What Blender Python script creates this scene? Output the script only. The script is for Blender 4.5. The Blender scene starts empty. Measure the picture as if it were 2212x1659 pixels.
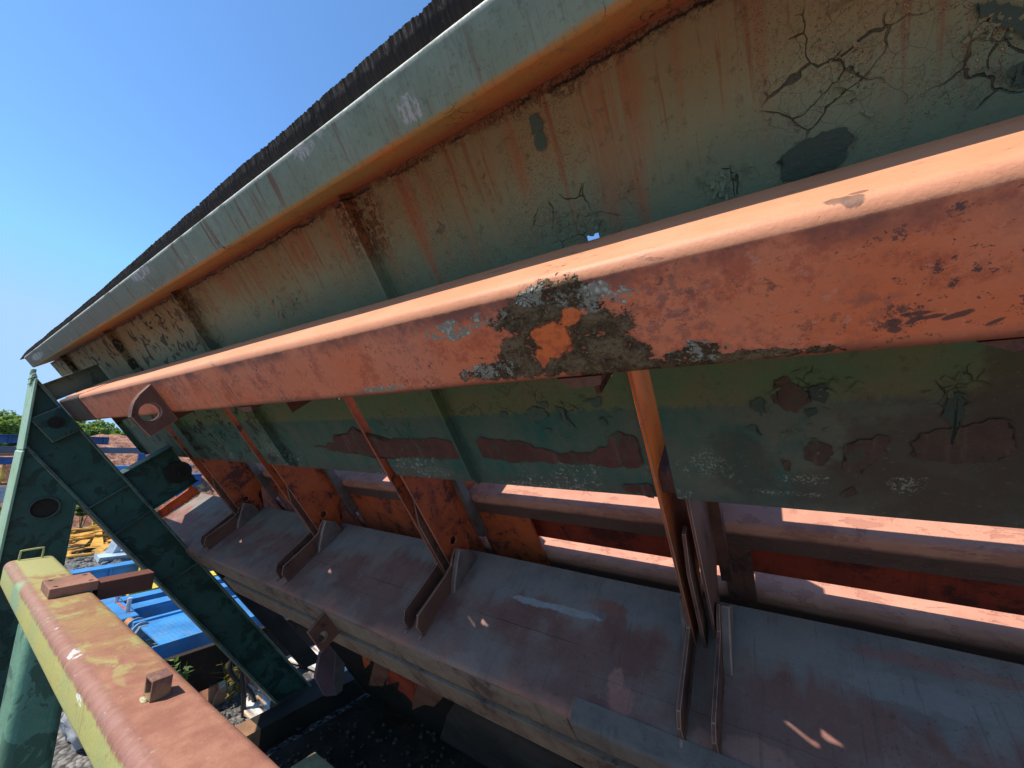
import bpy, bmesh, math, random
from mathutils import Vector, Matrix, noise as mnoise

random.seed(7)
SC = bpy.context.scene
COL = SC.collection
R = math.radians
S = 0.55                       # survey units -> metres
GZ = 3.2                       # eye height above the ground, survey units
# ---------------------------------------------------------------- camera
RIGHT = Vector((0.83060081, 0.5564006, 0.02281825))
DOWN = Vector((-0.0718852, 0.14776401, -0.98640677))
FWD = Vector((-0.55220903, 0.81766996, 0.16272987))
cam_d = bpy.data.cameras.new('camera')
cam = bpy.data.objects.new('camera', cam_d)
COL.objects.link(cam)
cm = Matrix.Identity(4)
for i in range(3):
    cm[i][0] = RIGHT[i]; cm[i][1] = -DOWN[i]; cm[i][2] = -FWD[i]
cm[2][3] = GZ*S
cam.matrix_world = cm
cam_d.sensor_width = 36.0
cam_d.lens = 36.0*845.0/2212.0
cam_d.clip_start = 0.02
cam_d.clip_end = 3000
SC.camera = cam
# ---------------------------------------------------------------- light
SUN = Vector((-0.275, -0.475, 0.837)).normalized()
w = bpy.data.worlds.new('World'); SC.world = w; w.use_nodes = True
nt = w.node_tree
bg = nt.nodes['Background']
sky = nt.nodes.new('ShaderNodeTexSky'); sky.sky_type = 'NISHITA'
sky.sun_disc = False
sky.sun_elevation = math.asin(SUN.z); sky.sun_rotation = math.atan2(SUN.x, SUN.y)
sky.altitude = 3000; sky.air_density = 0.7; sky.dust_density = 0.0; sky.ozone_density = 2.5
tint = nt.nodes.new('ShaderNodeMix'); tint.data_type = 'RGBA'; tint.blend_type = 'MULTIPLY'; tint.inputs[0].default_value = 1.0
tint.inputs[7].default_value = (0.68, 0.87, 0.91, 1.0)
nt.links.new(sky.outputs[0], tint.inputs[6]); cap = nt.nodes.new('ShaderNodeMix'); cap.data_type = 'RGBA'; cap.blend_type = 'DARKEN'; cap.inputs[0].default_value = 1.0
cap.inputs[7].default_value = (0.90, 1.45, 2.20, 1.0)
nt.links.new(tint.outputs[2], cap.inputs[6]); nt.links.new(cap.outputs[2], bg.inputs[0]); bg.inputs[1].default_value = 0.15
sd = bpy.data.lights.new('sun', 'SUN'); sun = bpy.data.objects.new('sun', sd); COL.objects.link(sun)
sd.energy = 2.0; sd.angle = R(0.53); sd.color = (1.0, 0.93, 0.82)
sun.rotation_euler = SUN.to_track_quat('Z', 'Y').to_euler()
sun.location = (0, 0, 8)
SC.view_settings.view_transform = 'Standard'; SC.view_settings.look = 'None'
SC.view_settings.exposure = 1.68; SC.view_settings.gamma = 1.0

# ---------------------------------------------------------------- frames
TH = R(38)
NF = Vector((0, math.cos(TH), math.sin(TH)))
UF = Vector((0, -math.sin(TH), math.cos(TH)))
def ray(p):
    return RIGHT*(p[0]-1106.0) + DOWN*(p[1]-829.5) + FWD*845.0
def at_m(p, m):                # sight line met by the plane m = const of the leaning machine -> (x, m, u)
    d = ray(p); q = d*(m/d.dot(NF)); return (q.x, m, q.dot(UF))
def at_u(p, u):
    d = ray(p); q = d*(u/d.dot(UF)); return (q.x, q.dot(NF), u)
def at_z(p, z):
    d = ray(p); q = d*(z/d.z); return (q.x, q.y, z)
def at_x(p, x):
    d = ray(p); q = d*(x/d.x); return (x, q.y, q.z)
def W(x, m, u):
    return Vector((x, 0, 0)) + NF*m + UF*u

def tag(o, label=None, cat=None, group=None, kind=None):
    if label: o['label'] = label
    if cat: o['category'] = cat
    if group: o['group'] = group
    if kind: o['kind'] = kind
    return o
def place(o, base, tilt):
    """base in survey coordinates of its frame; mesh data are given relative to it"""
    p = W(*base) if tilt else Vector(base)
    o.location = (p + Vector((0, 0, GZ)))*S
    o.scale = (S, S, S)
    o.rotation_euler = (TH if tilt else 0.0, 0, 0)
def thing(name, base, tilt, label, cat, group=None):
    o = bpy.data.objects.new(name, None); COL.objects.link(o)
    o.empty_display_size = 0.1
    place(o, base, tilt)
    o['base'] = list(base); o['tilt'] = tilt
    return tag(o, label, cat, group)

def mesh_obj(name, bm, mats, parent=None, base=(0, 0, 0), tilt=False, bevel=0.0, seg=2, smooth=40, wear=None):
    """link a bmesh (survey coordinates) as ONE object"""
    if parent is not None and 'base' in parent: base = tuple(parent['base'])
    b = Vector(base)
    for v in bm.verts: v.co -= b
    bmesh.ops.recalc_face_normals(bm, faces=bm.faces)
    me = bpy.data.meshes.new(name); bm.to_mesh(me); bm.free()
    o = bpy.data.objects.new(name, me); COL.objects.link(o)
    for m in (mats if isinstance(mats, (list, tuple)) else [mats]): me.materials.append(m)
    if parent is not None: o.parent = parent
    else: place(o, base, tilt)
    if bevel:
        md = o.modifiers.new('bevel', 'BEVEL'); md.width = bevel; md.segments = seg
        md.limit_method = 'ANGLE'; md.angle_limit = R(35)
        if wear: me.materials.append(wear); md.material = len(me.materials)-1
    if smooth:
        for p in me.polygons: p.use_smooth = True
        me.set_sharp_from_angle(angle=R(smooth))
    return o
def sub(name, bm, mats, part, top, **k):
    """a sub-part under a part of thing top"""
    o = mesh_obj(name, bm, mats, None, base=tuple(top['base']), **k)
    o.location = (0, 0, 0); o.scale = (1, 1, 1); o.rotation_euler = (0, 0, 0)
    o.parent = part
    return o

# ---------------------------------------------------------------- mesh helpers
def NB(): return bmesh.new()
def prism(bm, pts, vec, mat=0):
    """closed polygon pts (3-D) extruded by vec"""
    v = Vector(vec)
    a = [bm.verts.new(p) for p in pts]; b = [bm.verts.new(Vector(p)+v) for p in pts]
    n = len(pts); fs = [bm.faces.new(a), bm.faces.new(b[::-1])]
    for i in range(n): fs.append(bm.faces.new((a[i], b[i], b[(i+1) % n], a[(i+1) % n])))
    for f in fs: f.material_index = mat
    return fs
def box(bm, x0, x1, y0, y1, z0, z1, mat=0):
    return prism(bm, [(x0, y0, z0), (x1, y0, z0), (x1, y1, z0), (x0, y1, z0)], (0, 0, z1-z0), mat)
def prism_x(bm, prof, x0, x1, mat=0, n=1):
    """profile [(a,b)] in the plane across x, swept along x in n steps"""
    rings = []
    for k in range(n+1):
        x = x0+(x1-x0)*k/n
        rings.append([bm.verts.new((x, a, b)) for a, b in prof])
    N = len(prof); fs = [bm.faces.new(rings[0]), bm.faces.new(rings[-1][::-1])]
    for k in range(n):
        for i in range(N):
            fs.append(bm.faces.new((rings[k][i], rings[k+1][i], rings[k+1][(i+1) % N], rings[k][(i+1) % N])))
    for f in fs: f.material_index = mat
    return rings
def arc(cx, cy, r, a0, a1, n=6):
    return [(cx+r*math.cos(R(a0+(a1-a0)*i/n)), cy+r*math.sin(R(a0+(a1-a0)*i/n))) for i in range(n+1)]
def rrect(a0, a1, b0, b1, r, n=5):
    return arc(a1-r, b1-r, r, 0, 90, n)+arc(a0+r, b1-r, r, 90, 180, n)+arc(a0+r, b0+r, r, 180, 270, n)+arc(a1-r, b0+r, r, 270, 360, n)
def cyl(bm, c, axis, r, h, n=28, r2=None, mat=0):
    ax = Vector(axis).normalized(); q = ax.to_track_quat('Z', 'Y')
    r2 = r if r2 is None else r2
    A, B = [], []
    for i in range(n):
        t = 2*math.pi*i/n
        A.append(bm.verts.new(Vector(c)+q @ Vector((r*math.cos(t), r*math.sin(t), 0))))
        B.append(bm.verts.new(Vector(c)+q @ Vector((r2*math.cos(t), r2*math.sin(t), h))))
    fs = [bm.faces.new(A[::-1]), bm.faces.new(B)]
    for i in range(n): fs.append(bm.faces.new((A[i], A[(i+1) % n], B[(i+1) % n], B[i])))
    for f in fs: f.material_index = mat
def tube(bm, pts, r, n=10, closed=False, mat=0):
    pts = [Vector(p) for p in pts]; rings = []
    N = len(pts)
    for i, p in enumerate(pts):
        d = (pts[min(i+1, N-1)]-pts[max(i-1, 0)]).normalized()
        q = d.to_track_quat('Z', 'Y')
        rr = r[i] if isinstance(r, (list, tuple)) else r
        rings.append([bm.verts.new(p+q @ Vector((rr*math.cos(2*math.pi*k/n), rr*math.sin(2*math.pi*k/n), 0))) for k in range(n)])
    for i in range(N-1):
        # find the offset that pairs the rings best
        best = min(range(n), key=lambda s: sum((rings[i][k].co-rings[i+1][(k+s) % n].co).length_squared for k in range(n)))
        rings[i+1] = rings[i+1][best:]+rings[i+1][:best]
        for k in range(n):
            f = bm.faces.new((rings[i][k], rings[i][(k+1) % n], rings[i+1][(k+1) % n], rings[i+1][k])); f.material_index = mat
    for rg in (rings[0], rings[-1][::-1]):
        f = bm.faces.new(rg); f.material_index = mat
def smooth_path(pts, n=6):
    pts = [Vector(p) for p in pts]; out = []
    P = [pts[0]]+pts+[pts[-1]]
    for i in range(1, len(P)-2):
        for k in range(n):
            t = k/n; a, b, c, d = P[i-1], P[i], P[i+1], P[i+2]
            out.append(0.5*((2*b)+(c-a)*t+(2*a-5*b+4*c-d)*t*t+(3*b-a-3*c+d)*t**3))
    out.append(pts[-1]); return out
def plate_hole(bm, outer, holes, vec, mat=0):
    """flat plate with round holes: loops of 3-D points, extruded by vec"""
    v = Vector(vec); t = bmesh.new(); loops = [outer]+holes; idx = []; all_e = []
    for lp in loops:
        vs = [t.verts.new(p) for p in lp]
        all_e += [t.edges.new((vs[i], vs[(i+1) % len(vs)])) for i in range(len(vs))]
    t.verts.index_update()
    bmesh.ops.triangle_fill(t, edges=all_e, use_beauty=True)
    t.verts.index_update(); co = [x.co.copy() for x in t.verts]
    tri = [[x.index for x in f.verts] for f in t.faces]; t.free()
    a = [bm.verts.new(c) for c in co]; b = [bm.verts.new(c+v) for c in co]
    for f in tri:
        bm.faces.new([a[i] for i in f]).material_index = mat
        bm.faces.new([b[i] for i in reversed(f)]).material_index = mat
    k = 0
    for lp in loops:
        n = len(lp)
        for i in range(n):
            i0, i1 = k+i, k+(i+1) % n
            bm.faces.new((a[i0], a[i1], b[i1], b[i0])).material_index = mat
        k += n
def circ_mu(x, m, u, r, n=28): return [(x, m+r*math.cos(2*math.pi*i/n), u+r*math.sin(2*math.pi*i/n)) for i in range(n)]
def patch(bm, poly, mat, nrm, lift=0.0012, step=0.006, jit=0.5, seed=0):
    """a flake-edged sheet of paint or rust lying on a plate: poly are 3-D corner points in one plane"""
    rnd = random.Random(seed); n = Vector(nrm).normalized()
    P = [Vector(p) for p in poly]; out = []
    for i in range(len(P)):
        a, b = P[i], P[(i+1) % len(P)]; L = (b-a).length; k = max(1, int(L/step)); side = (b-a).normalized().cross(n)
        for j in range(k):
            t = j/k; q = a.lerp(b, t)
            f = mnoise.noise(q*22+Vector((seed, 0, 0)))*1.0+mnoise.noise(q*60+Vector((0, seed, 0)))*0.7+mnoise.noise(q*170+Vector((0, 0, seed)))*0.45
            out.append(q+side*f*0.013*jit*2.0 + n*lift)
    vs = [bm.verts.new(q) for q in out]
    try: f = bm.faces.new(vs)
    except ValueError: return
    f.material_index = mat
    r = bmesh.ops.triangulate(bm, faces=[f])
    for g in r['faces']: g.material_index = mat

# ---------------------------------------------------------------- materials
class M:
    def __init__(s, name, off=(0, 0, 0)):
        s.m = bpy.data.materials.new(name); s.m.use_nodes = True
        s.t = s.m.node_tree; s.N = s.t.nodes; s.L = s.t.links
        s.b = s.N['Principled BSDF']
        tc = s.N.new('ShaderNodeTexCoord')
        s.P = s.vm('ADD', tc.outputs['Object'], off)
        sp = s.N.new('ShaderNodeSeparateXYZ'); s.L.new(s.P, sp.inputs[0]); s.X, s.Y, s.Z = sp.outputs
        s.h = []
    def _in(s, sock, v):
        if isinstance(v, bpy.types.NodeSocket): s.L.new(v, sock)
        elif sock.type == 'RGBA' and len(v) == 3: sock.default_value = (*v, 1)
        else: sock.default_value = v
    def vm(s, op, a, b):
        n = s.N.new('ShaderNodeVectorMath'); n.operation = op; s._in(n.inputs[0], a); s._in(n.inputs[1], b); return n.outputs[0]
    def math(s, op, a, b=0.0, c=0.0):
        n = s.N.new('ShaderNodeMath'); n.operation = op
        s._in(n.inputs[0], a); s._in(n.inputs[1], b); s._in(n.inputs[2], c); return n.outputs[0]
    def mul(s, a, b): return s.math('MULTIPLY', a, b)
    def add(s, a, b): return s.math('ADD', a, b)
    def max(s, a, b): return s.math('MAXIMUM', a, b)
    def inv(s, a): return s.math('SUBTRACT', 1.0, a)
    def ss(s, v, a, b):
        n = s.N.new('ShaderNodeMapRange'); n.interpolation_type = 'SMOOTHSTEP'
        s._in(n.inputs['Value'], v); n.inputs['From Min'].default_value = a; n.inputs['From Max'].default_value = b
        if a > b:
            n.inputs['From Min'].default_value = b; n.inputs['From Max'].default_value = a
            n.inputs['To Min'].default_value = 1; n.inputs['To Max'].default_value = 0
        return n.outputs[0]
    def noise(s, scale, detail=5, rough=0.6, stretch=None, dist=0.0, vec=None, shift=None):
        n = s.N.new('ShaderNodeTexNoise'); n.inputs['Scale'].default_value = scale
        n.inputs['Detail'].default_value = detail; n.inputs['Roughness'].default_value = rough; n.inputs['Distortion'].default_value = dist
        v = vec or s.P
        if shift: v = s.vm('ADD', v, shift)
        if stretch: v = s.vm('MULTIPLY', v, stretch)
        s.L.new(v, n.inputs['Vector']); return n.outputs['Fac']
    def warp(s, scale, amt):
        n = s.N.new('ShaderNodeTexNoise'); n.inputs['Scale'].default_value = scale; n.inputs['Detail'].default_value = 3
        s.L.new(s.P, n.inputs['Vector'])
        v = s.vm('SUBTRACT', n.outputs['Color'], (0.5, 0.5, 0.5)); v = s.vm('MULTIPLY', v, (amt, amt, amt))
        return s.vm('ADD', s.P, v)
    def vor(s, scale, feat='DISTANCE_TO_EDGE', vec=None, out='Distance', rnd=1.0):
        n = s.N.new('ShaderNodeTexVoronoi'); n.feature = feat; n.inputs['Scale'].default_value = scale
        n.inputs['Randomness'].default_value = rnd
        s.L.new(vec or s.P, n.inputs['Vector']); return n.outputs[out]
    def mix(s, f, a, b):
        n = s.N.new('ShaderNodeMix'); n.data_type = 'RGBA'
        s._in(n.inputs[0], f); s._in(n.inputs[6], a); s._in(n.inputs[7], b); return n.outputs[2]
    def blob(s, c, r, axes, rag=0.5, soft=0.25, scale=14.0, rot=0.0, detail=5):
        """1 inside a ragged ellipse at c with half-axes r on the two given axes"""
        A = (s.X, s.Y, s.Z); a = s.math('SUBTRACT', A[axes[0]], c[0]); b = s.math('SUBTRACT', A[axes[1]], c[1])
        if rot:
            ca, sa = math.cos(rot), math.sin(rot)
            a, b = s.add(s.mul(a, ca), s.mul(b, sa)), s.add(s.mul(b, ca), s.mul(a, -sa))
        a = s.math('DIVIDE', a, r[0]); b = s.math('DIVIDE', b, r[1])
        d = s.math('SQRT', s.add(s.mul(a, a), s.mul(b, b)))
        if rag:
            key = (scale, detail); s.rg = getattr(s, 'rg', {})
            if key not in s.rg: s.rg[key] = s.noise(scale, detail, 0.68)
            nz = s.rg[key]
            d = s.add(d, s.mul(s.math('SUBTRACT', nz, 0.5), rag*2))
        return s.ss(d, 1.0+soft*0.5, 1.0-soft*0.5)
    def bump(s, h, dist):
        s.h.append((h, dist))
    def done(s, col, rough=0.7, metal=0.0, spec=0.4):
        s._in(s.b.inputs['Base Color'], col); s._in(s.b.inputs['Roughness'], rough); s._in(s.b.inputs['Metallic'], metal)
        s._in(s.b.inputs['Specular IOR Level'], spec)
        prev = None
        for h, d in s.h:
            n = s.N.new('ShaderNodeBump'); n.inputs['Distance'].default_value = d*S; n.inputs['Strength'].default_value = 1.0
            s.L.new(h, n.inputs['Height'])
            if prev: s.L.new(prev, n.inputs['Normal'])
            prev = n.outputs[0]
        if prev: s.L.new(prev, s.b.inputs['Normal'])
        return s.m

def plain(name, c, rough=0.6, var=0.25, dirt=(0.05, 0.04, 0.035), amt=0.3, scale=6.0, off=(0, 0, 0), metal=0.0, spec=0.4):
    """weathered paint: large tone shifts, dirt patches, fine scratches and grain"""
    m = M(name, off)
    n1 = m.noise(scale*0.35, 4); n2 = m.noise(scale*1.6, 6, 0.65); n3 = m.noise(scale*9, 4, 0.7)
    c2 = tuple(min(1, x*(1+var)) for x in c); c1 = tuple(x*(1-var) for x in c)
    col = m.mix(m.ss(n1, 0.35, 0.65), c1, c2)
    col = m.mix(m.mul(m.ss(n2, 0.52, 0.66), amt), col, dirt)
    col = m.mix(m.mul(m.ss(n3, 0.60, 0.70), amt*0.8), col, dirt)
    m.bump(m.add(n2, m.mul(n3, 0.4)), 0.006)
    return m.done(col, m.add(rough-0.1, m.mul(n2, 0.25)), metal, spec)

# stations where the support plates stand, and stiffener positions
XA = [-0.355, -1.805, -3.250, -4.72]
XB = [-0.272, -1.745, -3.190, -4.62]
RIBX = [0.53, -1.16, -2.77, -4.28, -6.02]
PB = (-2.5, 1.072, -1.034)      # green panel
FB = (-2.5, 1.0, -2.26)         # orange frame
EB = (-5.0, 0.48, -4.0)         # green end frame (leaning parts)
YB = (-1.6, 0.59, -GZ)          # yellow beam stand (upright)

# ---- green panel plate: faded olive green, rust dust, runs, flakes, cracks
def mat_panel():
    m = M('faded_green_plate', PB)
    big = m.noise(1.3, 4, 0.55); mid = m.noise(5, 6, 0.65); fine = m.noise(34, 5, 0.7)
    col = m.mix(m.ss(big, 0.35, 0.68), (0.205, 0.222, 0.118), (0.245, 0.280, 0.170))
    # rust dust and painted bounce light under the flange, cooler green towards the rail and below it
    up = m.add(m.ss(m.Z, -0.10, 0.22), m.mul(m.math('SUBTRACT', mid, 0.5), 0.9))
    col = m.mix(m.mul(m.ss(up, 0.15, 1.15), 0.55), col, (0.310, 0.195, 0.085))
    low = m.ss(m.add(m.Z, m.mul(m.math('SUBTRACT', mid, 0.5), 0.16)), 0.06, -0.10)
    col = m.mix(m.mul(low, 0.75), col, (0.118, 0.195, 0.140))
    # below the rail: dull olive, then bare darker green from u = -0.63 down
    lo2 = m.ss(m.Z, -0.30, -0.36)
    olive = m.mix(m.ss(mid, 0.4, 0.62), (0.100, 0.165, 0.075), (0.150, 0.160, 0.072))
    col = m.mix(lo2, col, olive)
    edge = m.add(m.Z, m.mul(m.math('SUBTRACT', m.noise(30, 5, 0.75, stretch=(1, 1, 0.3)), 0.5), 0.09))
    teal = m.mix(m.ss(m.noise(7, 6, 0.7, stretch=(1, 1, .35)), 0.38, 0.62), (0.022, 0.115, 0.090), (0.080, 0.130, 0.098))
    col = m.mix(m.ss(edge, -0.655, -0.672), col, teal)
    # grime band along the bottom edge
    col = m.mix(m.mul(m.ss(m.add(m.Z, m.mul(mid, 0.2)), -0.84, -0.93), 0.65), col, (0.090, 0.085, 0.070))
    # rust runs hanging from the flange
    st = m.noise(1.0, 5, 0.6, stretch=(17, 1, 1.3)); st2 = m.noise(1.0, 5, 0.65, stretch=(46, 1, 2.4))
    fade = m.ss(m.add(m.Z, m.mul(m.noise(1, 3, 0.6, stretch=(11, 1, .3)), 0.62)), 0.16, 0.42)
    col = m.mix(m.mul(m.mul(m.ss(st, 0.50, 0.64), fade), 0.5), col, (0.30, 0.125, 0.050))
    col = m.mix(m.mul(m.mul(m.ss(st2, 0.54, 0.64), fade), 0.6), col, (0.22, 0.075, 0.035))
    for p, rx, ru, a in (((1325, 170), .055, .26, .9), ((1372, 330), .010, .30, .9), ((1300, 330), .045, .22, .6), ((870, 400), .040, .20, .9), ((915, 520), .035, .20, .8),
                         ((640, 520), .11, .12, .9), ((480, 600), .12, .10, .7), ((1110, 330), .02, .12, .8), ((760, 440), .05, .16, .9), ((720, 480), .10, .14, .7)):
        x, _, u = at_m(p, 1.066)
        b = m.mul(m.blob((x, u), (rx*.9, ru), (0, 2), 0.55, 1.0, 16), m.ss(m.noise(1, 5, .65, stretch=(38, 1, 1.6), shift=(rx*90, 0, 0)), .36, .62))
        col = m.mix(m.mul(b, a*0.85), col, (0.31, 0.110, 0.045))
    # crusty brown scabs beside the stiffener and by the flange
    rib_d = None
    for x in RIBX:
        d = m.math('ABSOLUTE', m.math('SUBTRACT', m.X, x)); rib_d = d if rib_d is None else m.math('MINIMUM', rib_d, d)
    near = m.max(m.ss(m.add(m.Z, m.mul(mid, 0.10)), 0.245, 0.30), m.mul(m.ss(rib_d, 0.16, 0.03), m.ss(m.add(m.Z, m.mul(big, .3)), 0.08, 0.30)))
    scab = m.mul(m.ss(m.noise(42, 6, 0.78), 0.49, 0.55), near)
    col = m.mix(m.mul(scab, 0.8), col, (0.105, 0.048, 0.028))
    # split sealant along the flange joint
    jn = m.add(m.Z, m.mul(m.math('SUBTRACT', m.noise(9, 6, 0.75), 0.5), 0.05))
    col = m.mix(m.mul(m.ss(jn, 0.222, 0.234), 0.75), col, (0.20, 0.072, 0.032))
    jl = m.mul(m.ss(m.math('ABSOLUTE', m.math('SUBTRACT', jn, 0.229)), 0.0050, 0.0015), m.ss(m.noise(4, 3, .6, shift=(5, 5, 0)), .40, .50)); col = m.mix(jl, col, (0.025, 0.018, 0.014))
    # pale grit specks in clusters
    sp = m.vor(120, 'F1'); clus = m.ss(m.noise(3.2, 4, 0.6, shift=(3, 0, 8)), 0.52, 0.64)
    sp = m.math('MINIMUM', sp, m.vor(210, 'F1', vec=m.vm('ADD', m.P, (3, 1, 2))))
    for p, rx, ru in (((1170, 340), .10, .10), ((1000, 560), .13, .06), ((930, 500), .10, .10), ((640, 690), .12, .06), ((760, 600), .10, .10), ((880, 590), .05, .06)):
        x, _, u = at_m(p, 1.066); clus = m.max(clus, m.blob((x, u), (rx, ru), (0, 2), 1.0, 0.5, 16))
    g = m.mul(m.mul(m.ss(sp, 0.29, 0.20), clus), m.ss(m.Z, -0.35, -0.25))
    col = m.mix(m.mul(g, 0.85), col, m.mix(m.noise(90, 2), (0.58, 0.46, 0.25), (0.26, 0.12, 0.06)))
    # flaked-off coat showing the older dark green, with lifted rims
    fl = m.noise(4.6, 7, 0.62, dist=0.6, shift=(9, 0, 4)); msk = m.ss(m.noise(0.9, 2, 0.5, shift=(5, 0, 1)), 0.36, 0.60)
    f = m.mul(m.ss(fl, 0.668, 0.674), msk); rim = m.mul(m.mul(m.ss(fl, 0.640, 0.668), m.inv(m.ss(fl, 0.668, 0.672))), msk)
    col = m.mix(f, col, (0.050, 0.078, 0.064)); col = m.mix(m.mul(rim, 0.25), col, (0.25, 0.25, 0.18))
    # left bays: badly blistered, black holes in the paint
    lf = m.ss(m.X, -2.3, -3.2)
    bl = m.noise(10, 6, 0.66, dist=0.8, shift=(2, 0, 2)); f2 = m.mul(m.ss(bl, 0.560, 0.572), lf)
    col = m.mix(f2, col, (0.030, 0.035, 0.027))
    # cracks
    wv = m.warp(9, 0.09)
    e = m.vor(11, vec=wv); e2 = m.vor(27, vec=wv)
    ck = None
    for p, rx, ru in (((1800, 190), .12, .09), ((1860, 60), .09, .10), ((2140, 60), .08, .10), ((1250, 480), .16, .07), ((1570, 395), .06, .03), ((2075, 880), .05, .10), ((1730, 815), .07, .03),
                      ((1200, 865), .16, .06), ((1100, 860), .18, .08), ((860, 920), .16, .1)):
        x, _, u = at_m(p, 1.066)
        b = m.blob((x, u), (rx, ru), (0, 2), 0.8, 0.3, 9)
        ck = b if ck is None else m.max(ck, b)
    gap = m.ss(m.noise(4.5, 3, 0.5, shift=(1, 0, 6)), 0.44, 0.58)
    c1 = m.mul(m.mul(m.ss(m.add(e, m.mul(m.noise(30, 4, .7), .03)), 0.034, 0.020), ck), gap)
    col = m.mix(m.mul(c1, .85), col, (0.030, 0.036, 0.028))
    c2 = m.mul(m.mul(m.ss(e2, 0.018, 0.004), ck), 0.8); col = m.mix(m.mul(c2, 0.7), col, (0.04, 0.042, 0.03))
    # salts along the lower edge
    # dull brown grime over the near bays and in broad patches
    gm = m.mul(m.ss(m.noise(2.3, 6, 0.66, shift=(11, 0, 2)), 0.42, 0.58), m.mul(lo2, m.ss(m.Z, -0.58, -0.72)))
    col = m.mix(m.mul(gm, m.add(0.25, m.mul(0.5, m.ss(m.X, -.5, -.1)))), col, (0.150, 0.132, 0.096))
    for p, rx, ru, a in (((2080, 1010), .24, .20, .85), ((1900, 1060), .22, .10, .7), ((1600, 1010), .09, .12, .6), ((2190, 860), .05, .3, .8)):
        x, _, u = at_m(p, 1.066); b = m.blob((x, u), (rx, ru), (0, 2), 0.9, 0.5, 9); col = m.mix(m.mul(b, a*.85), col, (0.075, 0.052, 0.038))
    for p, rx, ru in (((1530, 1000), .05, .05), ((1478, 1066), .025, .02), ((1180, 1050), .20, .022), ((940, 1020), .13, .035), ((1960, 1045), .035, .03), ((1735, 1035), .05, .018), ((1700, 1065), .10, .010), ((590, 960), .16, .10), ((500, 985), .14, .03)):
        x, _, u = at_m(p, 1.066); b = m.mul(m.blob((x, u), (rx, ru), (0, 2), 1.2, 0.4, 17), m.ss(m.noise(105, 5, .8), .53, .58)); col = m.mix(m.mul(b, .75), col, (0.36, 0.39, 0.32))
    sal = m.mul(m.ss(m.noise(46, 4, 0.7), 0.55, 0.60), m.mul(m.ss(m.noise(2.6, 3, 0.6, shift=(7, 0, 3)), 0.51, 0.60), m.ss(m.add(m.Z, m.mul(mid, 0.25)), -0.70, -0.84)))
    col = m.mix(m.mul(sal, 0.8), col, (0.36, 0.40, 0.33))
    col = m.mix(m.mul(m.ss(fine, 0.56, 0.66), 0.40), col, (0.075, 0.058, 0.038))
    dot = m.mul(m.ss(m.noise(110, 3, 0.7), 0.66, 0.70), m.ss(m.noise(3.7, 3, .6, shift=(2, 4, 4)), .44, .60)); col = m.mix(m.mul(dot, .8), col, (0.07, 0.035, 0.022))
    lite = m.ss(m.noise(75, 4, 0.7, shift=(1, 1, 6)), 0.60, 0.68); col = m.mix(m.mul(lite, .16), col, (0.36, 0.36, 0.25))
    m.bump(m.add(m.mul(fine, 0.5), mid), 0.006)
    m.bump(m.inv(m.max(f, m.max(f2, m.mul(c1, 1.0)))), 0.004)
    m.bump(m.mul(m.max(g, scab), 1.0), 0.004)
    return m.done(col, m.add(0.5, m.mul(mid, 0.35)), spec=0.35)

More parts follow.
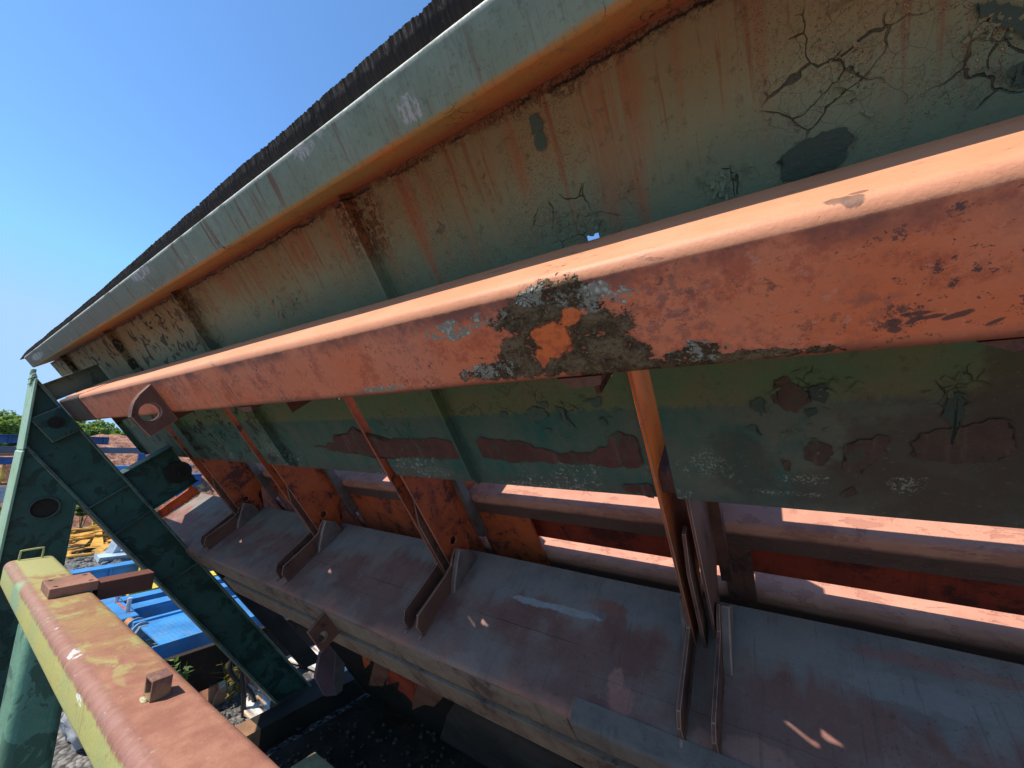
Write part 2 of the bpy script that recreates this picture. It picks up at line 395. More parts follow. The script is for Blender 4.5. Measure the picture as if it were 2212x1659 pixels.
def mat_flange():
    m = M('pale_green_flange', PB)
    big = m.noise(1.1, 4); mid = m.noise(6, 6, 0.65); fine = m.noise(60, 4, 0.7)
    col = m.mix(m.ss(mid, 0.35, 0.65), (0.190, 0.245, 0.175), (0.240, 0.300, 0.228))
    col = m.mix(m.mul(m.ss(m.add(m.X, m.mul(big, 1.6)), -0.6, -3.0), 0.75), col, (0.150, 0.140, 0.110))
    st = m.noise(1.0, 5, 0.6, stretch=(24, 1, 1.6)); st2 = m.noise(1.0, 6, 0.7, stretch=(70, 1, 4))
    top = m.ss(m.add(m.Z, m.mul(big, 0.16)), 0.28, 0.42)
    col = m.mix(m.mul(m.mul(m.ss(st, 0.54, 0.68), m.add(0.25, top)), 0.75), col, (0.170, 0.085, 0.050))
    col = m.mix(m.mul(m.ss(st2, 0.56, 0.68), 0.35), col, (0.11, 0.10, 0.075))
    sc = m.mul(m.ss(m.noise(30, 5, 0.8, stretch=(1, 1, .35)), 0.56, 0.60), m.ss(m.noise(2.2, 2, 0.5, shift=(2, 2, 0)), 0.62, 0.68))
    col = m.mix(sc, col, (0.42, 0.40, 0.38))
    for p, rx, ru in (((885, 235), .035, .030), ((300, 590), .14, .03), ((80, 770), .3, .03), ((655, 325), .05, .02)):
        x, _, u = at_m(p, 0.891)
        b = m.mul(m.blob((x, u), (rx, ru), (0, 2), 0.8, 0.25, 34), m.ss(m.noise(60, 4, 0.7, stretch=(1, 1, .4)), 0.42, 0.52)); col = m.mix(b, col, (0.45, 0.44, 0.43))
    # ochre rust on the underside, reaching round the lower bend
    edge = m.add(m.Z, m.mul(m.math('SUBTRACT', m.noise(18, 5, 0.7), 0.5), 0.016))
    och = m.mix(m.ss(m.noise(3.5, 5, 0.6, stretch=(1, 1, 4)), 0.38, 0.62), (0.42, 0.205, 0.065), (0.32, 0.235, 0.088))
    och = m.mix(m.ss(m.add(m.Y, m.mul(mid, 0.06)), 0.985, 1.07), och, (0.36, 0.125, 0.055))
    col = m.mix(m.ss(edge, 0.264, 0.2515), col, och)
    # pale edge painting the sunlit top bend
    col = m.mix(m.mul(m.ss(m.Z, 0.360, 0.368), m.ss(mid, 0.62, 0.5)), col, (0.62, 0.64, 0.55))
    wv = m.warp(20, 0.05); e = m.vor(26, vec=wv)
    ck = m.mul(m.ss(e, 0.03, 0.008), m.mul(m.ss(m.noise(3, 3, .6, shift=(0, 3, 0)), 0.56, 0.64), m.ss(m.Z, 0.33, 0.25)))
    col = m.mix(ck, col, (0.03, 0.025, 0.02))
    col = m.mix(m.mul(m.ss(fine, 0.56, 0.66), 0.4), col, (0.10, 0.095, 0.072))
    fs = m.ss(m.noise(1, 5, .75, stretch=(130, 20, 22)), .52, .64); col = m.mix(m.mul(fs, .35), col, (0.115, 0.125, 0.095))
    m.bump(m.add(m.mul(mid, .6), m.mul(fine, 0.5)), 0.004); m.bump(m.inv(ck), 0.003)
    return m.done(col, m.add(0.42, m.mul(mid, 0.35)))

def mat_rail():
    m = M('salmon_orange_paint', FB)
    big = m.noise(1.0, 4); mid = m.noise(5, 6, 0.65); fine = m.noise(55, 5, 0.7); f2 = m.noise(130, 3, 0.6)
    front = m.mix(m.ss(mid, 0.36, 0.64), (0.78, 0.180, 0.065), (0.78, 0.230, 0.110))
    front = m.mix(m.mul(m.ss(big, 0.45, 0.65), 0.45), front, (0.68, 0.25, 0.150))
    # grey-violet bloom and pepper specks
    gr = m.mul(m.ss(m.noise(2.4, 5, 0.65, shift=(4, 0, 0)), 0.48, 0.66), m.ss(fine, 0.44, 0.60))
    front = m.mix(m.mul(gr, 0.72), front, (0.20, 0.095, 0.085))
    red = m.ss(m.noise(11, 7, 0.78, shift=(2, 9, 0)), 0.50, 0.62); front = m.mix(m.mul(red, 0.55), front, (0.42, 0.075, 0.040))
    clu = m.ss(m.noise(2.6, 4, 0.7, shift=(0, 5, 0)), 0.40, 0.60)
    pk = m.mul(m.ss(m.noise(27, 7, 0.80), 0.585, 0.62), clu)
    front = m.mix(m.mul(pk, 0.9), front, (0.085, 0.050, 0.045))
    pk2 = m.mul(m.ss(m.noise(95, 4, 0.75, stretch=(.7, 1, 1)), 0.60, 0.66), m.add(0.25, clu)); front = m.mix(m.mul(pk2, 0.75), front, (0.16, 0.055, 0.045))
    pl = m.ss(m.noise(48, 5, 0.7, shift=(6, 0, 0)), 0.60, 0.68); front = m.mix(m.mul(pl, 0.35), front, (0.80, 0.36, 0.25))
    runs = m.ss(m.noise(1, 5, 0.6, stretch=(22, 1, 2.2)), 0.60, 0.72)
    front = m.mix(m.mul(m.mul(runs, m.ss(m.X, -0.8, -2.0)), 0.6), front, (0.22, 0.09, 0.07))
    front = m.mix(m.mul(m.ss(m.Z, -0.185, -0.142), m.ss(mid, 0.62, 0.42)), front, (0.24, 0.085, 0.065))
    front = m.mix(m.mul(m.ss(m.add(m.Z, m.mul(mid, 0.03)), -0.288, -0.31), 0.75), front, (0.20, 0.085, 0.055))
    top = m.mix(m.ss(mid, 0.36, 0.64), (0.60, 0.245, 0.125), (0.66, 0.275, 0.150))
    top = m.mix(m.mul(m.ss(m.noise(85, 5, .75, stretch=(.4, 1, 1)), .56, .66), .4), top, (0.45, 0.17, 0.09))
    top = m.mix(m.mul(m.ss(m.noise(16, 6, 0.75, stretch=(.35, 1, 1)), 0.62, 0.66), 0.8), top, (0.36, 0.14, 0.09))
    k = m.add(m.Z, m.mul(m.math('SUBTRACT', fine, 0.5), 0.012))
    col = m.mix(m.ss(k, -0.1425, -0.1375), front, top)
    scr = m.ss(m.noise(1, 5, 0.7, stretch=(60, 9, 9)), 0.66, 0.70); band = m.ss(m.noise(0.8, 2, .5), .5, .62)
    col = m.mix(m.mul(m.mul(scr, band), m.ss(m.Z, -0.17, -0.14)), col, (0.22, 0.10, 0.07))
    # lichen crust
    ln = m.noise(30, 6, 0.75, shift=(1, 2, 3)); lich = None; pale = None; bright = None
    F = 0.65
    for p, rx, ru in (((1180, 665), .085, .045), ((1120, 690), .060, .030), ((1145, 760), .080, .042), ((1260, 720), .085, .065), ((1290, 770), .110, .035), ((1100, 800), .12, .024),
                      ((1490, 775), .055, .024), ((1400, 790), .16, .014), ((1210, 780), .08, .030), ((1600, 772), .12, .010)):
        x, _, u = at_m(p, F); b = m.blob((x, u), (rx, ru), (0, 2), 1.2, 0.75, 17, detail=8)
        lich = b if lich is None else m.max(lich, b)
    for p, rx, ru in (((965, 715), .060, .024), ((1050, 690), .060, .018), ((1295, 640), .065, .026), ((1250, 640), .05, .02), ((1160, 640), .05, .018), ((1060, 800), .07, .022), ((1490, 765), .05, .02),
                      ((820, 840), .10, .008)):
        x, _, u = at_m(p, F); b = m.mul(m.blob((x, u), (rx, ru), (0, 2), 1.2, 0.10, 17, detail=8), m.ss(ln, 0.47, 0.51))
        pale = b if pale is None else m.max(pale, b)
    for p, rx, ru in (((1195, 735), .042, .038), ((1235, 685), .030, .020), ((1170, 770), .018, .020)):
        x, _, u = at_m(p, F); b = m.blob((x, u), (rx, ru), (0, 2), 1.4, 0.30, 17, detail=8)
        bright = b if bright is None else m.max(bright, b)
    gran = m.vor(95, 'F1', vec=m.warp(30, .02)); blob_h = m.inv(m.ss(gran, 0.1, 0.6))
    lc = m.mix(m.ss(ln, 0.40, 0.62), (0.085, 0.058, 0.034), (0.205, 0.140, 0.080))
    lc = m.mix(m.mul(blob_h, m.ss(m.noise(60, 3), 0.54, 0.64)), lc, (0.28, 0.225, 0.15))
    halo = lich; lich = m.ss(m.add(lich, m.mul(m.math('SUBTRACT', m.noise(105, 4, .8), .5), 2.6)), .46, .60); lich = m.mul(lich, m.inv(bright)); lich = m.mul(lich, m.ss(ln, 0.37, 0.40))
    col = m.mix(m.mul(bright, m.ss(m.noise(40, 5, .8), .66, .56)), col, (0.74, 0.155, 0.045))
    col = m.mix(m.mul(halo, .6), col, (0.20, 0.075, 0.042)); col = m.mix(m.mul(bright, .9), col, m.mix(m.ss(fine, .5, .6), (0.82, 0.175, 0.040), (0.62, 0.12, 0.035)))
    col = m.mix(lich, col, lc)
    col = m.mix(pale, col, m.mix(blob_h, (0.30, 0.27, 0.21), (0.56, 0.53, 0.43)))
    # dark burns and chips
    for p, rx, ru, ro in (((1985, 676), .016, .0028, 0), ((2015, 683), .012, .0030, .1), ((1975, 690), .010, .0035, .5), ((2068, 680), .013, .0040, .25), ((1932, 697), .008, .0060, 0), ((1932, 712), .007, .0045, 0), ((2150, 694), .008, .0025, .5)):
        x, _, u = at_m(p, F); b = m.blob((x, u), (rx, ru), (0, 2), 0.9, 0.45, 60, rot=ro); col = m.mix(m.mul(b, 0.85), col, (0.07, 0.045, 0.040))
    for p, r in (((1810, 430), .014), ((1840, 425), .012), ((1855, 415), .010), ((1070, 535), .010), ((960, 610), .016), ((940, 625), .010)):
        x, mm, _ = at_u(p, -0.117); b = m.blob((x, mm), (r, r*0.9), (0, 1), 0.8, 0.2, 60); col = m.mix(m.mul(b, 0.85), col, (0.17, 0.09, 0.06))
    m.bump(m.add(m.mul(mid, 0.5), m.mul(fine, 0.5)), 0.0015); m.bump(f2, 0.0005)
    m.bump(m.mul(lich, m.add(m.mul(blob_h, 0.7), m.mul(ln, 1.2))), 0.0055); m.bump(m.mul(pale, blob_h), 0.0016)
    return m.done(col, m.max(m.add(0.42, m.mul(mid, 0.30)), m.max(lich, pale)), spec=m.add(0.05, m.mul(0.33, m.inv(m.max(lich, pale)))))

def mat_rust(name, c1, c2, soot=(0.035, 0.020, 0.016), amt=0.6, off=FB, scale=1.0, thr=0.5, low=None):
    """old orange primer eaten by dark rust"""
    m = M(name, off)
    n = m.noise(4*scale, 6, 0.68, dist=0.4); n2 = m.noise(19*scale, 6, 0.72); fine = m.noise(70, 4, 0.7)
    col = m.mix(m.ss(n, 0.38, 0.62), c1, c2)
    col = m.mix(m.mul(m.ss(m.add(n, m.mul(m.math('SUBTRACT', n2, 0.5), 0.5)), thr, thr+0.09), amt), col, soot)
    col = m.mix(m.mul(m.ss(n2, 0.60, 0.66), 0.5*amt), col, soot)
    st = m.noise(1, 5, 0.6, stretch=(26, 9, 1.6)); col = m.mix(m.mul(m.ss(st, 0.55, 0.7), 0.3), col, soot)
    col = m.mix(m.mul(m.ss(fine, 0.58, 0.70), 0.22), col, c2)
    if low: col = m.mix(m.mul(m.ss(m.add(m.Z, m.mul(m.math('SUBTRACT', n2, .5), .5)), low[0], low[1]), low[2]), col, low[3])  # painted fade of the light down the plate
    m.bump(m.add(n2, m.mul(fine, 0.5)), 0.005)
    return m.done(col, m.add(0.55, m.mul(n, 0.3)), spec=0.3)

def mat_deck():
    m = M('grey_rusted_deck', FB)
    big = m.noise(1.1, 4); mid = m.noise(4.5, 6, 0.65); fine = m.noise(48, 5, 0.7)
    run = m.noise(1.0, 5, 0.6, stretch=(16, 1.5, 1.5))
    steel = m.mix(m.ss(mid, 0.38, 0.62), (0.180, 0.152, 0.138), (0.235, 0.200, 0.180))
    plum = m.mix(m.ss(mid, 0.35, 0.62), (0.190, 0.082, 0.066), (0.230, 0.110, 0.088))
    k = m.add(m.Y, m.add(m.mul(m.math('SUBTRACT', big, 0.5), 0.55), m.mul(m.math('SUBTRACT', run, 0.5), 0.28)))
    col = m.mix(m.ss(k, 1.09, 0.99), steel, plum)
    k2 = m.add(m.add(m.Y, m.mul(m.math('SUBTRACT', m.noise(2.2, 5, 0.65, shift=(3, 3, 3)), 0.5), 0.6)), 0.0)
    col = m.mix(m.mul(m.ss(k2, 0.88, 0.76), 0.85), col, m.mix(m.ss(mid, .4, .6), (0.235, 0.150, 0.125), (0.215, 0.105, 0.085)))
    # pink-brown bare rust along the lip
    lipm = m.mul(m.ss(m.add(m.Y, m.mul(m.math('SUBTRACT', mid, 0.5), 0.3)), 0.74, 0.66), m.ss(m.noise(1.6, 4, 0.6, shift=(8, 0, 0)), 0.38, 0.58))
    col = m.mix(m.mul(lipm, 0.9), col, (0.42, 0.180, 0.125))
    for p, rx, ry, c in (((1340, 1515), .050, .06, (0.40, 0.165, 0.130)), ((1330, 1470), .030, .05, (0.42, 0.18, 0.14)), ((1290, 1535), .05, .05, (0.19, 0.08, 0.07)), ((1520, 1610), .05, .05, (0.40, .17, .13)),
                         ((1230, 1320), .16, .020, (0.36, 0.37, 0.37)), ((1150, 1300), .12, .02, (0.33, 0.34, 0.34)), ((1310, 1310), .10, .035, (0.26, .10, .07)), ((1640, 1640), .12, .05, (0.36, .17, .13)),
                         ((1000, 1440), .10, .07, (0.38, .22, .17)), ((2020, 1440), .22, .03, (0.27, .13, .11)), ((1970, 1500), .2, .05, (0.25, .21, .195))):
        x, mm, _ = at_u(p, -1.85); b = m.blob((x, mm), (rx, ry), (0, 1), 0.8, 0.35, 24); col = m.mix(m.mul(b, 0.8), col, c)
    # weld seam across the sheet
    ws = m.add(m.Y, m.mul(m.math('SUBTRACT', m.noise(6, 3), 0.5), 0.02))
    seam = m.mul(m.ss(m.math('ABSOLUTE', m.math('SUBTRACT', ws, 0.905)), 0.006, 0.001), m.ss(m.noise(1.5, 3, .6, shift=(2, 0, 0)), 0.40, 0.52))
    seam2 = m.mul(m.ss(m.math('ABSOLUTE', m.math('SUBTRACT', ws, 0.80)), 0.005, 0.001), m.ss(m.noise(1.1, 3, .6, shift=(6, 0, 0)), 0.46, 0.55))
    col = m.mix(m.mul(m.max(seam, m.mul(seam2, .4)), 0.25), col, (0.050, 0.042, 0.038))
    col = m.mix(m.mul(m.ss(m.noise(26, 5, .75), 0.60, 0.66), 0.4), col, (0.07, 0.045, 0.042))
    col = m.mix(m.mul(m.ss(fine, 0.56, 0.68), 0.35), col, (0.22, 0.165, 0.14))
    dust = m.mul(m.ss(m.noise(2.8, 6, .68, shift=(7, 2, 0)), .46, .62), .55); col = m.mix(dust, col, (0.270, 0.205, 0.170))
    spk = m.mul(m.ss(m.noise(120, 3, .7), .62, .67), m.ss(m.noise(3, 3, .6, shift=(1, 8, 0)), .42, .58)); col = m.mix(m.mul(spk, .7), col, (0.045, 0.028, 0.025))
    dr = m.ss(m.noise(1, 6, .7, stretch=(60, 3, 3)), .56, .66); col = m.mix(m.mul(dr, .35), col, (0.085, 0.06, 0.055))
    m.bump(m.add(mid, m.mul(fine, 0.45)), 0.005); m.bump(m.max(seam, m.mul(seam2, .4)), 0.002)
    return m.done(col, m.add(0.60, m.mul(mid, 0.3)), spec=0.22)

def mat_tube():
    m = M('chalky_red_tube', FB)
    mid = m.noise(5, 6, 0.65); fine = m.noise(50, 5, 0.7)
    col = m.mix(m.ss(mid, 0.36, 0.64), (0.46, 0.20, 0.130), (0.54, 0.25, 0.165))
    bare = m.mul(m.ss(m.noise(9, 6, 0.72, dist=.5, stretch=(.5, 1, 1)), 0.53, 0.58), 0.8)
    col = m.mix(bare, col, (0.40, 0.165, 0.11))
    # sooty lower half of the front bend
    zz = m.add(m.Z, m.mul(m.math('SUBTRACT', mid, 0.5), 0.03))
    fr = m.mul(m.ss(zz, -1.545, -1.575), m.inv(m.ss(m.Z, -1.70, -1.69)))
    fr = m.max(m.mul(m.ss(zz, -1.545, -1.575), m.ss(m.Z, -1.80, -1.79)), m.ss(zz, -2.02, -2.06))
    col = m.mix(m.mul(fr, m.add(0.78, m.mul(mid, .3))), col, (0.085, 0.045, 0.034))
    col = m.mix(m.mul(m.ss(fine, 0.58, 0.7), 0.3), col, (0.30, 0.13, 0.09))
    m.bump(m.add(mid, m.mul(fine, .4)), 0.005); m.bump(m.inv(bare), 0.002)
    return m.done(col, m.add(0.45, m.mul(mid, 0.3)))

def mat_dark_green(off, name='shaded_green_tone', c=((0.024, 0.070, 0.052), (0.037, 0.098, 0.074))):
    m = M(name, off)
    mid = m.noise(4, 5, 0.6, dist=.5); fine = m.noise(40, 5, 0.7); w_ = m.noise(9, 6, 0.7, dist=.6)
    col = m.mix(m.ss(mid, 0.36, 0.64), c[0], c[1])
    wet = m.ss(m.noise(6, 6, 0.62, dist=.7, shift=(3, 3, 3)), 0.545, 0.56)
    col = m.mix(m.mul(wet, 0.75), col, tuple(x*0.42 for x in c[0]))
    col = m.mix(m.mul(m.ss(w_, 0.60, 0.66), 0.5), col, (0.09, 0.055, 0.038))
    col = m.mix(m.mul(m.ss(fine, 0.60, 0.70), 0.35), col, (0.11, 0.12, 0.09))
    m.bump(m.add(m.mul(w_, 0.8), m.mul(fine, .6)), 0.006)
    return m.done(col, m.add(m.mul(mid, 0.3), m.add(0.38, m.mul(wet, -0.08))))

def mat_lit_green(off):
    m = M('sunlit_green_tone', off)
    mid = m.noise(5, 5, 0.6); fine = m.noise(45, 5, 0.7)
    col = m.mix(m.ss(mid, 0.36, 0.64), (0.26, 0.41, 0.26), (0.31, 0.45, 0.32))
    col = m.mix(m.mul(m.ss(m.noise(22, 6, .75), 0.62, 0.66), .8), col, (0.05, 0.06, 0.045))
    col = m.mix(m.mul(m.ss(m.noise(1, 5, .6, stretch=(9, 9, 1)), 0.58, 0.7), .4), col, (0.16, 0.20, 0.12))
    m.bump(m.add(mid, m.mul(fine, .5)), 0.006)
    return m.done(col, 0.5)

def mat_yellow_beam():
    m = M('worn_yellow_green_paint', YB)
    mid = m.noise(4, 6, 0.65, dist=.4); fine = m.noise(45, 5, 0.7); big = m.noise(1.6, 4)
    rub = m.noise(1.0, 7, 0.78, stretch=(30, 9, 9), dist=.5)
    side = m.mix(m.ss(m.noise(2.2, 5, .6), 0.40, 0.62), (0.44, 0.40, 0.125), (0.37, 0.38, 0.145))
    side = m.mix(m.mul(m.ss(m.add(m.X, m.mul(mid, 1.3)), -3.6, -4.1), .5), side, (0.38, 0.40, 0.17))
    rust = m.mix(m.ss(m.noise(9, 5, .6, shift=(0, 0, 4)), 0.38, 0.62), (0.285, 0.118, 0.078), (0.365, 0.168, 0.108))
    tan = m.mix(m.ss(mid, .4, .6), (0.335, 0.200, 0.088), (0.285, 0.148, 0.080))
    # top: rust red towards the viewer's end, tan and yellow-green islands further along
    k = m.add(m.X, m.mul(m.math('SUBTRACT', mid, .5), 1.7))
    topc = m.mix(m.ss(k, -2.0, -3.0), rust, tan)
    isl = m.mul(m.ss(m.add(m.noise(7, 6, .62, dist=.6, shift=(5, 1, 0), stretch=(.8, 1.4, 1)), m.mul(m.ss(m.X, -2.0, -4.4), .10)), 0.51, 0.64), m.ss(m.X, -1.9, -2.3))
    topc = m.mix(m.mul(isl, .85), topc, (0.35, 0.315, 0.115))
    ru = m.ss(m.noise(1, 6, .7, stretch=(9, 2.5, 2), shift=(3, 3, 0)), .50, .64); topc = m.mix(m.mul(ru, .6), topc, (0.26, 0.115, 0.066))
    topc = m.mix(m.ss(m.add(m.X, m.mul(mid, .5)), -3.75, -3.95), topc, (0.36, 0.345, 0.145))
    edge = m.add(m.Z, m.mul(m.math('SUBTRACT', rub, .5), 0.09))
    col = m.mix(m.ss(edge, -0.952, -0.930), side, topc)
    # rubbed bend: mauve primer and white bare scuffs
    bend = m.mul(m.ss(m.add(m.Z, m.mul(m.math('SUBTRACT', rub, .5), .05)), -0.950, -0.925), m.ss(m.Y, 0.525, 0.495))
    col = m.mix(m.mul(bend, 0.85), col, m.mix(m.ss(rub, .42, .58), (0.30, 0.150, 0.118), (0.255, 0.112, 0.082)))
    scf = m.mul(m.mul(m.ss(rub, 0.55, 0.61), m.ss(m.noise(1.7, 3, .6, shift=(2, 0, 0)), 0.56, 0.64)), m.ss(m.noise(30, 4, .7), .45, .55))
    sband = m.mul(m.ss(m.Z, -1.0, -0.955), m.ss(m.Y, .53, .50))
    col = m.mix(m.mul(scf, sband), col, (0.58, 0.56, 0.49))
    for p, rx, rz in (((135, 1370), .12, .016), ((145, 1410), .07, .022), ((200, 1462), .05, .014), ((175, 1510), .05, .014)):
        d = ray(p); q = d*(0.47/d.y); b = m.mul(m.blob((q.x, q.z), (rx, rz), (0, 2), .8, .3, 24), m.mul(m.mul(m.ss(rub, .44, .52), m.ss(fine, .40, .55)), m.ss(m.Y, .520, .495))); col = m.mix(b, col, (0.74, 0.74, 0.70))
    dr = m.mul(m.ss(m.noise(1, 5, .65, stretch=(20, 1, 1.2), shift=(1, 0, 0)), 0.60, 0.66), m.ss(m.noise(1.2, 3, .5, shift=(4, 4, 0)), 0.46, 0.58))
    col = m.mix(m.mul(dr, m.mul(m.ss(m.Z, -0.94, -0.97), 0.8)), col, (0.30, 0.13, 0.07))
    gp = m.blob((-4.02, -1.0), (.16, .09), (0, 2), .7, .5, 8); col = m.mix(m.mul(gp, m.ss(m.Y, .53, .5)), col, (0.25, 0.36, 0.20))
    low = m.mul(m.ss(m.Z, -1.03, -1.07), m.ss(m.X, -3.7, -4.1)); col = m.mix(m.mul(low, .8), col, (0.42, 0.17, 0.11))
    col = m.mix(m.mul(m.ss(m.noise(34, 5, .75, stretch=(.5, 1, 1)), 0.60, 0.66), .5), col, (0.27, 0.13, 0.075))
    col = m.mix(m.mul(m.ss(fine, .6, .7), .25), col, (0.58, 0.42, 0.28))
    m.bump(m.add(mid, m.mul(fine, .4)), 0.005); m.bump(m.inv(m.mul(scf, sband)), 0.0015)
    return m.done(col, m.add(0.45, m.mul(mid, .3)))

MP, ML, MD, MT = mat_panel(), mat_flange(), mat_deck(), mat_tube()
MR = mat_rail()
ORANGE = mat_rust('orange_rusted_plate', (0.52, 0.100, 0.026), (0.36, 0.070, 0.026), thr=0.53, amt=.72, scale=1.5)
BRIGHT = mat_rust('orange_glow_plate', (0.95, 0.185, 0.014), (0.80, 0.135, 0.014), thr=0.62, amt=0.5, low=(-.85, -1.30, .85, (.17, .060, .030)))  # bounced sun glow and its fade downward painted into the orange
BROWN = mat_rust('brown_rusted_steel', (0.185, 0.080, 0.050), (0.130, 0.056, 0.040), thr=0.55)
WORN = mat_rust('worn_bright_edge', (0.42, 0.245, 0.195), (0.33, 0.18, 0.14), thr=.60, amt=.4)
PALEB = mat_rust('grey_brown_steel', (0.20, 0.155, 0.130), (0.145, 0.105, 0.090), thr=0.60, amt=0.5)
LIPM = mat_rust('worn_lip_steel', (0.26, 0.180, 0.125), (0.190, 0.118, 0.086), thr=0.57, amt=0.55)
def mat_primer(name, c1, c2, green, amt):
    m = M(name, PB)
    n = m.noise(9, 6, .72); st = m.noise(1, 5, .65, stretch=(26, 4, 3)); f = m.noise(60, 5, .75)
    col = m.mix(m.ss(n, .36, .62), c1, c2); col = m.mix(m.mul(m.ss(st, .54, .66), .35), col, (.21, .15, .11))
    rem = m.mul(m.ss(m.noise(15, 7, .75, shift=(3, 0, 1)), .56, .60), amt); col = m.mix(rem, col, green)
    col = m.mix(m.mul(m.ss(f, .54, .66), .5), col, (.05, .03, .025)); m.bump(m.add(n, f), .004); return m.done(col, .75, spec=.25)
PRIMER = mat_primer('maroon_primer', (0.135, 0.060, 0.048), (0.100, 0.046, 0.038), (.05, .10, .08), .7)
BARE = mat_primer('brown_bare_patch', (0.115, 0.072, 0.054), (0.085, 0.056, 0.043), (.085, .085, .06), .8)
OLDGREEN = plain('older_dark_green_coat', (0.048, 0.085, 0.066), 0.5, off=PB, amt=.2)
SOOT = plain('black_sooty_steel_and_shade', (0.030, 0.024, 0.019), 0.75, off=FB, spec=.15)  # also paints the deep shade on the skirt and the hole disc
CHIP = plain('lifted_paint_chip', (0.115, 0.130, 0.085), 0.6, off=PB)
SUNEDGE = plain('sunlit_slot_edge', (.80, .70, .58), .6, amt=.15, off=PB)  # sunlit edge of the slot, painted as a pale material
RUBBER = None

X1 = 2.0

# ================================================================ green panel
panel = thing('hopper_side', PB, True, 'long flaking green steel panel with ribs and top flange, leaning over the orange rail', 'steel panel')
HOLES = [[(-.098, -.060, -.54, -.18), (-.060, -.050, -.33, -.24), (-.032, .004, -.16, -.114)], [(-.088, -.060, -.54, -.20), (-.058, -.046, -.40, -.33), (-.10, -.092, -.24, -.20)],
         [(-.084, -.060, -.50, -.26), (-.095, -.088, -.27, -.24)], [(-.082, -.068, -.44, -.32)]]
def panel_plate():
    bm = NB()
    f, bk = 1.066, 1.078
    xs = {-6.9, -6.2, X1}
    for x in XA: xs |= {x-0.0075, x+0.006, x+0.055}
    for x, h in zip(XA, HOLES):
        for q in h: xs |= {x+q[0], x+q[1]}
    x0 = -6.9
    xs |= {x0+0.25*i for i in range(int((X1-x0)/0.25)+1)}
    xs = sorted(xs)
    us = sorted({-1.034, -0.9, -0.75, -0.62, -0.30, -0.114, 0.0, 0.12, 0.245, -0.35} | {v for h in HOLES for q in h for v in q[2:]})
    def open_(xc, uc):
        if xc < -6.2 and uc < -0.30: return True
        for x in XA:
            if x-0.0075 < xc < x+0.055 and uc < -0.35: return True       # slot for the support plate
        for x, h in zip(XA, HOLES):                                       # burnt-out holes behind the rail
            if any(x+q[0] < xc < x+q[1] and q[2] < uc < q[3] for q in h): return True
        return False
    cells = {}
    for i in range(len(xs)-1):
        for j in range(len(us)-1):
            if not open_((xs[i]+xs[i+1])/2, (us[j]+us[j+1])/2): cells[i, j] = 1
    V = {}
    def v(i, j, s):
        if (i, j, s) not in V:
            w_ = 0.0025*mnoise.noise(Vector((xs[i]*1.3, us[j]*2.1, 0)))
            V[i, j, s] = bm.verts.new((xs[i], (f, bk)[s]+w_, us[j]))
        return V[i, j, s]
    for (i, j) in cells:
        bm.faces.new((v(i, j, 0), v(i+1, j, 0), v(i+1, j+1, 0), v(i, j+1, 0)))
        bm.faces.new((v(i, j, 1), v(i, j+1, 1), v(i+1, j+1, 1), v(i+1, j, 1)))
        for di, dj, a, b in ((-1, 0, (0, 0), (0, 1)), (1, 0, (1, 0), (1, 1)), (0, -1, (0, 0), (1, 0)), (0, 1, (0, 1), (1, 1))):
            if (i+di, j+dj) not in cells:
                p, q = (i+a[0], j+a[1]), (i+b[0], j+b[1])
                f_ = bm.faces.new((v(*p, 0), v(*q, 0), v(*q, 1), v(*p, 1)))
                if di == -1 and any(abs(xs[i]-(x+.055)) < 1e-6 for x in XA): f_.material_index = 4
    # peeled areas with torn outlines: maroon primer and older green
    def pp(pts, mat, seed, step=0.006, jit=0.5, lift=0.0012): patch(bm, [at_m(p, f) for p in pts], mat, (0, -1, 0), lift+0.003, step, jit, seed)
    Z = lambda L: [((1900+x*.4069)/1.8517, (1400+y*.4069)/1.8517) for x, y in L]
    pp(Z([(0, 880), (150, 870), (420, 890), (560, 925), (600, 965), (760, 990), (830, 1015), (1000, 1018), (1180, 995), (1300, 960), (1340, 860), (1430, 810), (1540, 840), (1600, 900), (1640, 1000), (1660, 1130),
          (1560, 1145), (1200, 1130), (900, 1110), (560, 1095), (250, 1080), (90, 1062), (40, 980)]), 1, 3)
    D3 = lambda L: [((700+x*.6027)/1.8517, (1700+y*.6027)/1.8517) for x, y in L]
    pp(D3([(930, 140), (1060, 120), (1050, 70), (1150, 60), (1190, 10), (1240, 60), (1300, 75), (1400, 95), (1560, 90), (1700, 80), (1840, 100), (1900, 170), (1935, 225), (1800, 225), (1600, 215), (1330, 215), (1200, 185), (1050, 165)]), 1, 5)
    pp(Z([(510, 580), (600, 560), (660, 575), (700, 640), (680, 690), (570, 695), (520, 650)]), 2, 8)
    pp(Z([(780, 550), (860, 580), (890, 650), (960, 710), (1000, 770), (960, 770), (890, 730), (850, 640)]), 2, 9)
    pp(Z([(600, 510), (700, 500), (718, 550), (660, 565), (610, 540)]), 2, 10)
    pp(Z([(1005, 460), (1080, 445), (1180, 490), (1230, 460), (1245, 520), (1180, 555), (1130, 500)]), 2, 11)
    pp(Z([(1220, 690), (1260, 640), (1300, 680), (1295, 740), (1240, 730)]), 2, 12)
    pp(Z([(250, 600), (300, 600), (315, 640), (290, 665), (255, 645)]), 2, 13)
    pp(Z([(690, 770), (750, 770), (740, 810), (690, 800)]), 2, 14)
    pp(Z([(1460, 1330), (1560, 1318), (1680, 1310), (1740, 1350), (1760, 1440), (1640, 1420), (1500, 1370)]), 1, 15)
    Q = lambda L: [((2600+x*.6763)/1.8517, (900+y*.6763)/1.8517) for x, y in L]
    pp(Q([(735, 920), (800, 910), (900, 950), (945, 990), (920, 1060), (850, 1118), (790, 1090), (725, 1040), (760, 980)]), 5, 16)
